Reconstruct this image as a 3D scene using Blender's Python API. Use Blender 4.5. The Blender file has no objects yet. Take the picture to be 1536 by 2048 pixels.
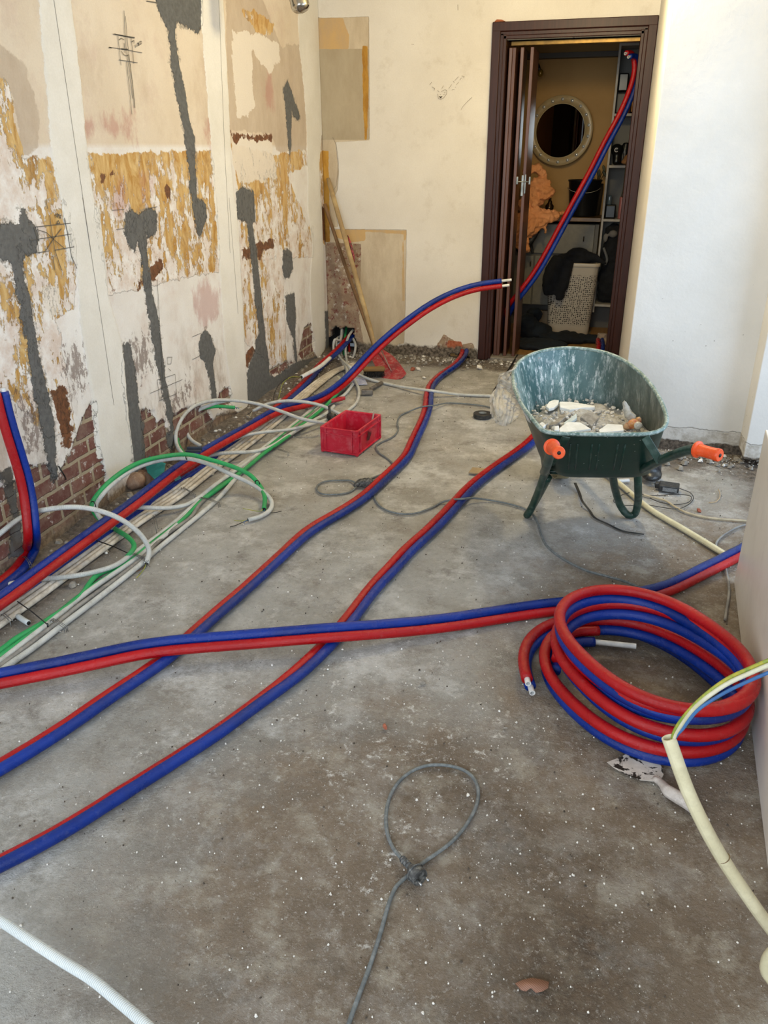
import bpy, bmesh, math, random
import numpy as np
from mathutils import Vector, Matrix, noise as mnoise

# ------------------------------------------------------------------ camera
F = 1589.0; H = 1.42
PITCH = math.radians(24.6); YAW = math.radians(15.1); ROLL = math.radians(-0.3)
sc = bpy.context.scene
C = sc.collection
def cam_axes():
    fw = np.array([-math.sin(YAW)*math.cos(PITCH), math.cos(YAW)*math.cos(PITCH), -math.sin(PITCH)])
    r = np.array([math.cos(YAW), math.sin(YAW), 0.0]); u = np.cross(r, fw)
    c, s = math.cos(ROLL), math.sin(ROLL)
    return c*r+s*u, -s*r+c*u, fw
CR, CU, CF = cam_axes(); CO = np.array([0, 0, H])
cd = bpy.data.cameras.new('camera'); cam = bpy.data.objects.new('camera', cd); C.objects.link(cam)
cd.sensor_fit = 'VERTICAL'; cd.sensor_height = 36.0; cd.lens = F/2048*36.0
cd.clip_start = 0.02
cam.matrix_world = Matrix(((CR[0], CU[0], -CF[0], 0), (CR[1], CU[1], -CF[1], 0), (CR[2], CU[2], -CF[2], H), (0, 0, 0, 1)))
sc.camera = cam

# ------------------------------------------------------------------ light and exposure
sc.view_settings.view_transform = 'Standard'; sc.view_settings.look = 'None'
sc.view_settings.gamma = 1.0; sc.view_settings.use_curve_mapping = False
sc.view_settings.exposure = 0.0
W = bpy.data.worlds.new('world'); sc.world = W; W.use_nodes = True
W.node_tree.nodes['Background'].inputs[0].default_value = (0.75, 0.87, 1.0, 1)
W.node_tree.nodes['Background'].inputs[1].default_value = 0.15
def area(name, loc, target, sx, sy, power, col):
    l = bpy.data.lights.new(name, 'AREA'); l.shape = 'RECTANGLE'; l.size = sx; l.size_y = sy
    l.energy = power; l.color = col
    o = bpy.data.objects.new(name, l); C.objects.link(o); o.location = loc
    o.rotation_euler = (Vector(target)-Vector(loc)).to_track_quat('-Z', 'Y').to_euler()
    return o
# daylight through the big window in the right-hand wall and through the one behind the camera
area('window_daylight', (1.86, 2.6, 1.35), (-1.0, 2.9, 0.6), 1.7, 1.5, 46, (0.58, 0.76, 1.0))
area('rear_window_daylight', (-0.6, -1.55, 1.65), (-0.7, 3.5, 0.5), 2.2, 1.5, 103, (0.81, 0.91, 1.0))
# warm bulb on the ceiling of the room
def bulb(name, loc, power, col, rad):
    l = bpy.data.lights.new(name, 'POINT'); l.energy = power; l.color = col; l.shadow_soft_size = rad
    o = bpy.data.objects.new(name, l); C.objects.link(o); o.location = loc
bulb('ceiling_bulb_light', (-0.22, 4.08, 2.2), 59, (1.0, 0.81, 0.44), 0.09)

# ------------------------------------------------------------------ picture-to-place geometry
def ray(x, y): return CF + CR*(x-768)/F - CU*(y-1024)/F
def onz(x, y, z=0.0): d = ray(x, y); return CO + d*(z-H)/d[2]
def onx(x, y, X): d = ray(x, y); return CO + d*X/d[0]
def ony(x, y, Y): d = ray(x, y); return CO + d*Y/d[1]
def ond(x, y, dep): return CO + ray(x, y)*dep

def lin(c):
    if isinstance(c, str): c = tuple(int(c[i:i+2], 16) for i in (0, 2, 4))
    return tuple(((v/255)/12.92 if v/255 <= .04045 else ((v/255+.055)/1.055)**2.4) for v in c)+(1,)

# ------------------------------------------------------------------ node shorthand
class Mt:
    def __init__(s, name):
        s.m = bpy.data.materials.new(name); s.m.use_nodes = True; s.t = s.m.node_tree; s.n = s.t.nodes; s.L = s.t.links
        s.b = s.n['Principled BSDF']; s.co = None
    def node(s, t, **k):
        n = s.n.new(t)
        for a, v in k.items(): setattr(n, a, v)
        return n
    def put(s, inp, v):
        if hasattr(v, 'is_linked') or isinstance(v, bpy.types.NodeSocket): s.L.new(v, inp)
        else:
            if inp.type == 'RGBA' and isinstance(v, str): v = lin(v)
            inp.default_value = v
    def obj(s, kind='Object'):
        if s.co is None: s.co = s.node('ShaderNodeTexCoord')
        return s.co.outputs[kind]
    def mapped(s, sc_=(1, 1, 1), loc=(0, 0, 0), rot=(0, 0, 0), v=None):
        n = s.node('ShaderNodeMapping'); s.L.new(v or s.obj(), n.inputs[0])
        n.inputs['Scale'].default_value = sc_; n.inputs['Location'].default_value = loc; n.inputs['Rotation'].default_value = rot
        return n.outputs[0]
    def noise(s, scale, det=4, rough=.6, v=None, out=0, dist=0.0):
        n = s.node('ShaderNodeTexNoise'); s.L.new(v or s.obj(), n.inputs['Vector'])
        n.inputs['Scale'].default_value = scale; n.inputs['Detail'].default_value = det
        n.inputs['Roughness'].default_value = rough; n.inputs['Distortion'].default_value = dist
        return n.outputs[out]
    def voro(s, scale, v=None, feat='F1', out='Distance', rnd=1.0):
        n = s.node('ShaderNodeTexVoronoi', feature=feat); s.L.new(v or s.obj(), n.inputs['Vector'])
        n.inputs['Scale'].default_value = scale; n.inputs['Randomness'].default_value = rnd
        return n.outputs[out]
    def wave(s, scale, v=None, dist=0, bands='Y', det=2):
        n = s.node('ShaderNodeTexWave', bands_direction=bands); s.L.new(v or s.obj(), n.inputs['Vector'])
        n.inputs['Scale'].default_value = scale; n.inputs['Distortion'].default_value = dist; n.inputs['Detail'].default_value = det
        return n.outputs['Fac']
    def ma(s, op, a, b=0.0, c=None, clamp=False):
        n = s.node('ShaderNodeMath', operation=op, use_clamp=clamp); s.put(n.inputs[0], a); s.put(n.inputs[1], b)
        if c is not None: s.put(n.inputs[2], c)
        return n.outputs[0]
    def rng(s, v, a, b, c=0.0, d=1.0, smooth=False):
        n = s.node('ShaderNodeMapRange'); n.clamp = True
        if smooth: n.interpolation_type = 'SMOOTHSTEP'
        for i, q in enumerate((v, a, b, c, d)): s.put(n.inputs[i], q)
        return n.outputs[0]
    def mix(s, f, a, b, mode='MIX'):
        n = s.node('ShaderNodeMix', data_type='RGBA', blend_type=mode)
        s.put(n.inputs[0], f); s.put(n.inputs[6], a); s.put(n.inputs[7], b); return n.outputs[2]
    def attr(s, name):
        n = s.node('ShaderNodeAttribute', attribute_name=name); return n.outputs['Fac']
    def bump(s, h, dist=.001, strength=1.0, normal=None):
        n = s.node('ShaderNodeBump'); s.put(n.inputs['Height'], h)
        n.inputs['Distance'].default_value = dist; n.inputs['Strength'].default_value = strength
        if normal is not None: s.L.new(normal, n.inputs['Normal'])
        return n.outputs[0]
    def out(s, col=None, rough=None, metal=None, nrm=None, **k):
        if col is not None: s.put(s.b.inputs['Base Color'], col)
        if rough is not None: s.put(s.b.inputs['Roughness'], rough)
        if metal is not None: s.put(s.b.inputs['Metallic'], metal)
        if nrm is not None: s.L.new(nrm, s.b.inputs['Normal'])
        for a, v in k.items(): s.put(s.b.inputs[a.replace('_', ' ')], v)
        return s.m
def simple(name, c1, c2=None, rough=.6, metal=0.0, scale=20, bump=0.0, bscale=None, lo=.4, hi=.6, dirt=None, dirt_amt=.5, **k):
    """one colour broken up by a second, optional dust blotches and fine relief"""
    m = Mt(name); col = lin(c1)
    if c2: col = m.mix(m.rng(m.noise(scale, 5, .65), lo, hi), c1, c2)
    if dirt: col = m.mix(m.ma('MULTIPLY', m.rng(m.noise(scale*2.7+3, 6, .7, m.mapped(loc=(7, 3, 1))), .48, .68), dirt_amt), col, dirt)
    nr = m.bump(m.noise(bscale or scale*3, 4, .6), bump) if bump else None
    return m.out(col, rough, metal, nr, **k)

# ------------------------------------------------------------------ object shorthand
def tag(o, label=None, cat=None, group=None, kind=None):
    if label: o['label'] = label
    if cat: o['category'] = cat
    if group: o['group'] = group
    if kind: o['kind'] = kind
    return o
def thing(name, label, cat, loc=(0, 0, 0), group=None, rz=0.0):
    o = bpy.data.objects.new(name, None); C.objects.link(o); o.location = tuple(loc); o.rotation_euler = (0, 0, rz)
    o.empty_display_size = .02
    return tag(o, label, cat, group)
def obj(name, V, Fc, m, parent=None, smooth=True, uv=None, attrs=None, world=True):
    me = bpy.data.meshes.new(name)
    me.from_pydata([tuple(map(float, v)) for v in V], [], [tuple(map(int, f)) for f in Fc])
    if uv is not None:
        u = me.uv_layers.new(name='UVMap'); li = np.empty(len(me.loops), int); me.loops.foreach_get('vertex_index', li)
        u.data.foreach_set('uv', np.asarray(uv, float)[li].ravel())
    for k, a in (attrs or {}).items():
        at = me.attributes.new(k, 'FLOAT', 'POINT'); at.data.foreach_set('value', np.asarray(a, np.float32))
    for q in (m if isinstance(m, (list, tuple)) else [m]): me.materials.append(q)
    if smooth: me.shade_smooth()
    o = bpy.data.objects.new(name, me); C.objects.link(o)
    if parent is not None: adopt(o, parent)
    return o
def wm(o):
    m = Matrix.LocRotScale(o.location, o.rotation_euler, o.scale)
    return (wm(o.parent) @ m) if o.parent else m
def adopt(o, parent):
    """parent while keeping the mesh where it was built in room coordinates"""
    w = wm(o); o.parent = parent
    l = wm(parent).inverted() @ w
    o.location, q, o.scale = l.decompose(); o.rotation_euler = q.to_euler()

class MB:
    """collects shapes, links them as one mesh"""
    def __init__(s): s.V = []; s.F = []; s.UV = []; s.M = []
    def add(s, V, Fc, uv=None, mi=0):
        n = len(s.V); s.V += [tuple(v) for v in V]; s.F += [tuple(i+n for i in f) for f in Fc]; s.M += [mi]*len(Fc)
        s.UV += [tuple(u) for u in uv] if uv is not None else [(0, 0)]*len(V); return s
    def bm(s, b, mat=None, mi=0):
        if mat is not None: bmesh.ops.transform(b, matrix=mat, verts=b.verts)
        b.verts.index_update()
        s.add([v.co[:] for v in b.verts], [[v.index for v in f.verts] for f in b.faces], mi=mi); b.free(); return s
    def box(s, c, size, rot=(0, 0, 0), bev=0.0, mi=0, seg=2, M=None):
        b = bmesh.new(); bmesh.ops.create_cube(b, size=1)
        bmesh.ops.scale(b, vec=size, verts=b.verts)
        if bev: bmesh.ops.bevel(b, geom=list(b.edges), offset=min(bev, min(size)*.45), segments=seg, affect='EDGES', profile=.5)
        from mathutils import Euler
        return s.bm(b, (M or Matrix.Identity(4)) @ Matrix.Translation(c) @ Euler(rot).to_matrix().to_4x4(), mi)
    def cyl(s, p, q, r, r2=None, n=20, mi=0, caps=True):
        return s.tube([p, q], [r, r if r2 is None else r2], n=n, mi=mi, caps=caps)
    def ball(s, c, r, n=12, mi=0, M=None):
        b = bmesh.new(); bmesh.ops.create_uvsphere(b, u_segments=n*2, v_segments=n, radius=1)
        rr = (r, r, r) if not hasattr(r, '__len__') else r
        bmesh.ops.scale(b, vec=rr, verts=b.verts)
        return s.bm(b, Matrix.Translation(c) @ (M or Matrix.Identity(4)), mi)
    def tube(s, P, r, n=12, caps=True, mi=0, closed=False, v0=0.0):
        P = [Vector(p) for p in P]; k = len(P)
        R = list(r) if hasattr(r, '__len__') else [r]*k
        fr = frames(P, closed); V = []; UV = []; L = v0
        m = k+1 if closed else k
        for i in range(m):
            j = i % k
            if i: L += (P[j]-P[i-1]).length
            _, a, b = fr[j]
            for q in range(n+1):
                t = 2*math.pi*q/n
                V.append(P[j]+(a*math.cos(t)+b*math.sin(t))*R[j]); UV.append((q/n, L))
        Fc = [(i*(n+1)+q, i*(n+1)+q+1, (i+1)*(n+1)+q+1, (i+1)*(n+1)+q) for i in range(m-1) for q in range(n)]
        if caps and not closed:
            Fc.append(tuple(range(n-1, -1, -1))); Fc.append(tuple((m-1)*(n+1)+q for q in range(n)))
        return s.add(V, Fc, UV, mi)
    def lathe(s, prof, c=(0, 0, 0), n=32, M=None, mi=0):
        V = []; Fc = []; M = M or Matrix.Identity(4)
        for r, z in prof:
            for q in range(n):
                t = 2*math.pi*q/n; V.append(M @ Vector((c[0]+r*math.cos(t), c[1]+r*math.sin(t), c[2]+z)))
        for i in range(len(prof)-1):
            for q in range(n): Fc.append((i*n+q, i*n+(q+1) % n, (i+1)*n+(q+1) % n, (i+1)*n+q))
        return s.add(V, Fc, mi=mi)
    def prism(s, pts, a, b, mi=0):
        """closed outline pts swept along the vector a->b offsets"""
        n = len(pts); a = Vector(a); b = Vector(b)
        V = [Vector(p)+a for p in pts]+[Vector(p)+b for p in pts]
        Fc = [tuple(range(n-1, -1, -1)), tuple(range(n, 2*n))]+[(i, (i+1) % n, n+(i+1) % n, n+i) for i in range(n)]
        return s.add(V, Fc, mi=mi)
    def build(s, name, m, parent=None, smooth=True, label=None, auto=None):
        o = obj(name, s.V, s.F, m, parent, smooth, uv=s.UV)
        if isinstance(m, (list, tuple)): o.data.polygons.foreach_set('material_index', s.M)
        if label: o['label'] = label
        if auto:
            try: o.data.set_sharp_from_angle(angle=math.radians(auto))
            except Exception: pass
        return o
def frames(P, closed=False):
    k = len(P); T = []
    for i in range(k):
        if closed: t = P[(i+1) % k]-P[i-1]
        else: t = P[min(i+1, k-1)]-P[max(i-1, 0)]
        T.append(t.normalized() if t.length > 1e-9 else Vector((0, 0, 1)))
    a = T[0].cross(Vector((0, 0, 1)))
    if a.length < .05: a = T[0].cross(Vector((0, 1, 0)))
    a.normalize(); out = []
    for t in T:
        a = (a-t*a.dot(t)); a.normalize(); b = t.cross(a); out.append((t, a.copy(), b))
    return out
def curve(P, step=.012, closed=False, extra=None):
    """Catmull-Rom through P, resampled; extra = list of per-point floats interpolated along"""
    P = [np.array(p, float) for p in P]
    if extra is not None: P = [np.append(p, e) for p, e in zip(P, extra)]
    n = len(P); out = []
    rngs = range(n) if closed else range(n-1)
    for i in rngs:
        p1, p2 = P[i], P[(i+1) % n]
        p0 = P[i-1] if (closed or i) else 2*p1-p2
        p3 = P[(i+2) % n] if (closed or i+2 < n) else 2*p2-p1
        def kt(a, b): return max(np.linalg.norm((b-a)[:3])**.5, 1e-4)
        t0 = 0; t1 = kt(p0, p1); t2 = t1+kt(p1, p2); t3 = t2+kt(p2, p3)
        m = max(2, int(np.linalg.norm((p2-p1)[:3])/step))
        for q in range(m):
            t = t1+(t2-t1)*q/m
            A1 = (t1-t)/(t1-t0)*p0+(t-t0)/(t1-t0)*p1; A2 = (t2-t)/(t2-t1)*p1+(t-t1)/(t2-t1)*p2; A3 = (t3-t)/(t3-t2)*p2+(t-t2)/(t3-t2)*p3
            B1 = (t2-t)/(t2-t0)*A1+(t-t0)/(t2-t0)*A2; B2 = (t3-t)/(t3-t1)*A2+(t-t1)/(t3-t1)*A3
            out.append((t2-t)/(t2-t1)*B1+(t-t1)/(t2-t1)*B2)
    if not closed: out.append(P[-1])
    return np.array(out)
def fl(pts, z):
    """pixel points to places at height z (or own third value)"""
    return [onz(p[0], p[1], p[2] if len(p) > 2 else z) for p in pts]

# tracing windows used while reading shapes off the photograph: offset and scale
ZW = {'A': (0, 0, .45573), 'B': (0, 400, .45573), 'C': (0, 680, .32552), 'D': (580, 0, .37102), 'P': (0, 0, 1), 'E': (180, 60, .09115), 'G': (60, 400, .09115), 'K': (840, 130, .078125)}
def zw(k, pts): a, b, s = ZW[k]; return [(a+x*s, b+y*s) for x, y in pts]

def sdf(px, py, polys):
    """signed distance (positive inside) of grid points to a set of polygons"""
    best = np.full(px.shape, -9.0)
    for poly in polys:
        P = np.array(poly); d = np.full(px.shape, 1e9); ins = np.zeros(px.shape, bool); n = len(P)
        for i in range(n):
            a = P[i]; b = P[(i+1) % n]; e = b-a; L = e@e+1e-12
            t = np.clip(((px-a[0])*e[0]+(py-a[1])*e[1])/L, 0, 1)
            d = np.minimum(d, (px-a[0]-t*e[0])**2+(py-a[1]-t*e[1])**2)
            c = (a[1] > py) != (b[1] > py)
            with np.errstate(divide='ignore', invalid='ignore'):
                xi = (b[0]-a[0])*(py-a[1])/(b[1]-a[1]+1e-15)+a[0]
            ins ^= c & (px < xi)
        d = np.sqrt(d); best = np.maximum(best, np.where(ins, d, -d))
    return np.clip(best, -.4, .4)
def grid_faces(nx, ny):
    i, j = np.meshgrid(np.arange(nx-1), np.arange(ny-1), indexing='ij')
    a = (i*ny+j).ravel(); return np.stack([a, a+ny, a+ny+1, a+1], 1)
# ================================================================== the room
XL = -2.0; YB = 5.80; YC = 4.12; XC = 0.158
def plane_poly(keys, X=None, Y=None, Z=None):
    out = []
    for k, pts in keys:
        q = []
        for x, y in zw(k, pts):
            p = onx(x, y, X) if X is not None else (ony(x, y, Y) if Y is not None else onz(x, y, Z))
            q.append((p[1], p[2]) if X is not None else ((p[0], p[2]) if Y is not None else (p[0], p[1])))
        out.append(q)
    return out
def edge(m, sd, n, amp, w=.002):
    """crisp ragged border: distance plus noise, thresholded"""
    return m.rng(m.ma('ADD', sd, m.ma('MULTIPLY', m.ma('SUBTRACT', n, .5), amp)), -w, w)

# ---- floor -----------------------------------------------------------------
def floor_material():
    m = Mt('screed floor')
    nA = m.noise(1.1, 6, .62, dist=.3); nB = m.noise(5, 8, .7); nC = m.noise(38, 6, .7); nD = m.noise(170, 3, .6)
    nW = m.ma('ADD', m.ma('MULTIPLY', m.noise(17, 10, .76), .5), m.ma('MULTIPLY', m.noise(62, 8, .78, m.mapped(loc=(2, 6, 0))), .5))
    col = m.mix(m.rng(nA, .38, .62), '918D86', 'A7A5A0')
    col = m.mix(m.rng(nB, .36, .66), col, 'BCBBB8')
    col = m.mix(m.ma('MULTIPLY', m.rng(m.noise(2.6, 8, .7, m.mapped(loc=(4, 9, 0))), .5, .66), .5), col, '958B7E')
    br = m.rng(m.ma('ADD', m.attr('brown'), m.ma('MULTIPLY', m.ma('SUBTRACT', nB, .5), .9)), -.22, .16)
    bcol = m.mix(m.rng(nB, .35, .65), '6E5C49', '8B7965')
    bcol = m.mix(m.rng(m.noise(9, 8, .75, m.mapped(loc=(1, 2, 3))), .5, .62), bcol, 'A39888')
    col = m.mix(m.ma('MULTIPLY', br, .88), col, bcol)
    dk = m.rng(m.ma('ADD', m.attr('dark'), m.ma('MULTIPLY', m.ma('SUBTRACT', nB, .5), .6)), -.14, .12)
    col = m.mix(m.ma('MULTIPLY', dk, .8), col, m.mix(m.rng(nC, .4, .6), '3A2D20', '5F4D3B'))
    # lime and plaster dust lying in flecks
    gate = m.rng(m.ma('ADD', m.noise(2.2, 4, .6, m.mapped(loc=(3, 5, 0))), m.ma('MULTIPLY', m.attr('dust'), .9)), .42, .62)
    fl_ = m.ma('MULTIPLY', m.rng(nW, .545, .60), m.ma('ADD', m.ma('MULTIPLY', gate, .8), .16))
    col = m.mix(m.ma('MULTIPLY', m.rng(m.noise(3.4, 9, .78, m.mapped(loc=(8, 2, 0))), .5, .62), m.ma('SUBTRACT', .75, m.ma('MULTIPLY', br, .55))), col, 'D8D7D5')
    col = m.mix(m.ma('MULTIPLY', m.rng(m.noise(6, 10, .8, m.mapped(loc=(5, 3, 0))), .47, .34), .6), col, '6E665D')
    col = m.mix(fl_, col, 'DFDCD8')
    sp = m.rng(m.voro(95), .12, .05)
    sp = m.ma('MULTIPLY', sp, m.rng(m.noise(13, 4, .7, m.mapped(loc=(9, 0, 0))), .52, .6))
    col = m.mix(m.ma('MULTIPLY', sp, .85), col, 'E2DFDA')
    ds = m.ma('MULTIPLY', m.rng(m.voro(70, m.mapped(loc=(.3, .7, 0))), .13, .06), m.rng(m.noise(11, 4, .7, m.mapped(loc=(0, 5, 0))), .54, .62))
    col = m.mix(m.ma('MULTIPLY', ds, .8), col, '2F2821')
    # soil along the walls
    di = m.rng(m.ma('ADD', m.attr('dirt'), m.ma('MULTIPLY', m.ma('SUBTRACT', nB, .5), .25)), -.05, .05)
    col = m.mix(m.ma('MULTIPLY', di, .85), col, m.mix(m.rng(nC, .4, .62), '4A3E33', '83766A'))
    col = m.mix(m.rng(m.noise(85, 7, .8, m.mapped(loc=(6, 6, 0))), .44, .30, 0, .42), col, '4A433C')
    col = m.mix(m.rng(m.noise(120, 6, .8, m.mapped(loc=(1, 8, 0))), .56, .66, 0, .5), col, 'D5D3CF')
    h = m.ma('ADD', m.ma('MULTIPLY', nB, 2.2), m.ma('ADD', m.ma('MULTIPLY', nW, 1.6), m.ma('MULTIPLY', nD, .5)))
    n1 = m.bump(h, .009, 1.0)
    n1 = m.bump(m.ma('ADD', sp, ds), .002, .8, n1)
    return m.out(col, .88, 0, n1)
xs = np.arange(-2.3, 1.95, .03); ys = np.arange(-1.8, 6.0, .03)
gx, gy = np.meshgrid(xs, ys, indexing='ij'); gx = gx.ravel(); gy = gy.ravel()
brown = sdf(gx, gy, plane_poly([('P', [(330, 1640), (560, 1490), (760, 1400), (1000, 1480), (1100, 1120), (1500, 1020), (1700, 1400), (1800, 2300), (300, 2300), (250, 1900)])], Z=0))
dark = sdf(gx, gy, plane_poly([('P', [(1010, 1870), (1120, 1800), (1230, 1850), (1270, 1960), (1220, 2100), (980, 2100)]),
                               ('P', [(900, 1560), (960, 1580), (1090, 1690), (1190, 1720), (1130, 1740), (1000, 1700)]),
                               ('P', [(1300, 880), (1500, 870), (1560, 960), (1480, 950), (1320, 930)])], Z=0))
dust = sdf(gx, gy, plane_poly([('P', [(760, 1180), (1010, 1380), (1100, 1700), (860, 1660), (700, 1900), (760, 1560), (430, 1560), (300, 1500)])], Z=0))
dirt = np.maximum(-(gx+1.72), gy-5.5); dirt = np.clip(np.maximum(dirt, np.minimum(gx-.72, gy-3.2)), -.4, .4)
gz = np.array([mnoise.noise(Vector((a*1.7, b*1.7, 0)))*.004+mnoise.noise(Vector((a*9, b*9, 3)))*.0016-.004 for a, b in zip(gx, gy)])
gz += np.where(gx < -1.8, np.minimum((-1.8-gx)*.12, .03), 0)*np.array([.4+.6*mnoise.noise(Vector((a*6, b*6, 7))) for a, b in zip(gx, gy)])
fo = obj('floor', np.stack([gx, gy, gz], 1), grid_faces(len(xs), len(ys)), floor_material(), attrs=dict(brown=brown, dark=dark, dust=dust, dirt=dirt))
tag(fo, kind='structure')

# ---- left wall ---------------------------------------------------------------
CEM = [('A', [(640, -150), (885, -150), (885, 60), (862, 112), (830, 92), (772, 70), (762, 110), (775, 200), (790, 290), (810, 380), (825, 480), (850, 580), (855, 700), (860, 830), (898, 870), (905, 930), (886, 990), (870, 1010), (852, 950), (842, 880), (830, 800), (822, 700), (815, 620), (798, 520), (782, 440), (762, 340), (745, 230), (735, 110), (712, 50)]),
       ('A', [(1240, 370), (1258, 325), (1275, 370), (1300, 440), (1317, 490), (1305, 508), (1285, 480), (1278, 460), (1275, 560), (1278, 610), (1270, 662), (1262, 600), (1256, 520), (1253, 440)]),
       ('B', [(-40, 80), (40, 55), (75, 60), (82, -10), (100, 0), (120, 60), (150, 80), (160, 120), (155, 190), (110, 205), (92, 240), (102, 310), (125, 400), (138, 480), (150, 560), (165, 650), (188, 740), (214, 840), (232, 950), (240, 1100), (248, 1200), (225, 1200), (200, 1100), (180, 1000), (158, 880), (138, 790), (118, 700), (108, 600), (92, 500), (76, 420), (55, 330), (45, 240), (-40, 215)]),
       ('B', [(545, 20), (570, 8), (600, 35), (640, 8), (680, 20), (685, 60), (680, 115), (650, 128), (635, 120), (640, 200), (655, 290), (664, 380), (682, 450), (694, 520), (704, 600), (712, 680), (724, 770), (742, 850), (758, 930), (768, 1010), (760, 1070), (735, 1040), (730, 1010), (742, 980), (726, 900), (706, 820), (692, 740), (680, 680), (664, 600), (650, 500), (640, 420), (624, 340), (620, 270), (612, 200), (600, 140), (585, 195), (565, 170), (552, 130), (538, 120)]),
       ('B', [(1035, -60), (1060, -85), (1110, -60), (1118, 60), (1105, 80), (1117, 150), (1127, 230), (1138, 330), (1148, 440), (1158, 530), (1163, 600), (1175, 660), (1182, 745), (1200, 760), (1260, 720), (1295, 690), (1400, 668), (1425, 680), (1420, 705), (1330, 735), (1290, 765), (1230, 805), (1190, 865), (1110, 872), (1083, 862), (1083, 740), (1095, 690), (1115, 650), (1118, 600), (1136, 560), (1120, 450), (1110, 340), (1100, 240), (1092, 150), (1080, 75), (1042, 55)]),
       ('B', [(1240, 200), (1260, 190), (1278, 210), (1285, 280), (1270, 315), (1245, 325), (1238, 280)]),
       ('B', [(1250, 400), (1290, 390), (1298, 500), (1293, 560), (1303, 690), (1290, 690), (1283, 590), (1256, 500)]),
       ('B', [(1425, 470), (1442, 470), (1455, 610), (1430, 640)]),
       ('B', [(880, 570), (900, 542), (925, 575), (942, 640), (932, 690), (938, 780), (950, 865), (928, 875), (918, 780), (902, 700), (875, 660), (868, 610)]),
       ('B', [(530, 600), (560, 595), (575, 640), (585, 720), (598, 800), (602, 880), (632, 960), (628, 1000), (640, 1110), (655, 1220), (600, 1240), (580, 1100), (558, 980), (538, 840), (526, 700)]),
       ('C', [(-60, 780), (20, 760), (60, 740), (90, 900), (130, 1100), (150, 1280), (60, 1300), (70, 1050), (30, 850)])]
STRIP = [('A', [(150, -150), (290, -150), (350, 330), (375, 620), (415, 900), (442, 1110), (290, 1110), (262, 850), (215, 620), (190, 300)]),
         ('B', [(288, -10), (430, -10), (452, 200), (472, 400), (530, 600), (560, 950), (582, 1110), (425, 1110), (400, 850), (345, 500), (325, 200)]),
         ('C', [(560, -10), (742, -10), (762, 300), (802, 600), (790, 760), (700, 860), (662, 850), (602, 640), (575, 400), (568, 200)]),
         ('A', [(868, -150), (970, -150), (1000, 400), (1012, 700), (1040, 1000), (1052, 1110), (955, 1110), (935, 800), (915, 500), (888, 200)]),
         ('B', [(950, -10), (1032, -10), (1052, 250), (1072, 600), (1085, 880), (1045, 925), (1012, 870), (1002, 750), (980, 600), (962, 300)]),
         ('A', [(1300, -150), (1420, -150), (1425, 400), (1400, 700), (1412, 1110), (1375, 1110), (1350, 900), (1345, 560), (1325, 300), (1310, 180)]),
         ('B', [(1370, -10), (1410, -10), (1420, 300), (1425, 640), (1395, 680), (1375, 640), (1358, 350), (1372, 150)])]
GLUE = [('A', [(375, 640), (930, 635), (945, 830), (955, 1110), (438, 1110), (405, 900)]), ('B', [(428, -10), (952, -10), (957, 180), (957, 290), (760, 322), (670, 348), (463, 392), (448, 220)]),
        ('A', [(-80, 300), (38, 310), (58, 480), (98, 645), (215, 645), (226, 700), (282, 800), (292, 1000), (312, 1110), (-80, 1110)]), ('B', [(-80, -10), (290, -10), (325, 160), (325, 440), (240, 490), (300, 800), (328, 990), (200, 1010), (60, 840), (-80, 830)]),
        ('A', [(1010, 600), (1212, 655), (1342, 640), (1350, 700), (1262, 740), (1300, 850), (1372, 1020), (1374, 1110), (1058, 1110), (1040, 800)]), ('B', [(1050, -10), (1374, 100), (1376, 180), (1120, 256), (1237, 225), (1257, 685), (1190, 705), (1068, 600), (1053, 250)]),
        ('A', [(1400, 640), (1455, 650), (1455, 1060), (1412, 1045), (1403, 800)]), ('A', [(1060, 20), (1110, 10), (1200, 80), (1190, 140), (1120, 110)])]
BRICK = [('C', [(556, 332), (578, 345), (592, 560), (620, 700), (662, 860), (640, 1250), (-80, 1400), (-80, 900), (150, 800), (172, 735), (300, 720), (330, 812), (362, 780), (402, 700), (460, 562), (490, 470), (522, 400)]),
         ('C', [(858, 390), (950, 400), (962, 475), (1010, 450), (1040, 560), (1062, 430), (1120, 390), (1200, 365), (1290, 400), (1302, 480), (1330, 430), (1440, 420), (1700, 380), (1800, 500), (1100, 1000), (880, 1100), (870, 560)]),
         ('B', [(958, 830), (985, 805), (1005, 800), (1017, 870), (960, 890)]), ('B', [(1335, 540), (1360, 525), (1380, 600), (1380, 655), (1330, 682), (1310, 660)]),
         ('B', [(1176, 730), (1250, 690), (1282, 695), (1250, 730), (1195, 745)]), ('B', [(800, 1000), (800, 1250), (1100, 1250), (1500, 700), (1460, 690), (1080, 900)])]
BROWN = [('B', [(600, 330), (660, 250), (702, 240), (712, 270), (668, 330), (640, 352), (600, 358)]), ('B', [(480, 372), (500, 350), (517, 360), (500, 382)]),
         ('B', [(1060, 190), (1120, 165), (1200, 150), (1202, 182), (1150, 200), (1140, 238), (1060, 235)]), ('B', [(205, 800), (285, 780), (322, 1000), (300, 1065), (262, 1030), (240, 900)]),
         ('A', [(433, 735), (465, 718), (470, 748), (440, 758)]), ('A', [(474, 725), (500, 720), (502, 735), (480, 740)]), ('A', [(1005, 550), (1060, 560), (1110, 575), (1190, 575), (1190, 590), (1110, 590), (1060, 575), (1025, 610)]),
         ('B', [(1055, 690), (1110, 610), (1120, 640), (1085, 720)]), ('A', [(1410, 900), (1440, 880), (1440, 1050), (1415, 1035)]), ('A', [(720, 790), (750, 795), (745, 850)])]
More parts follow.
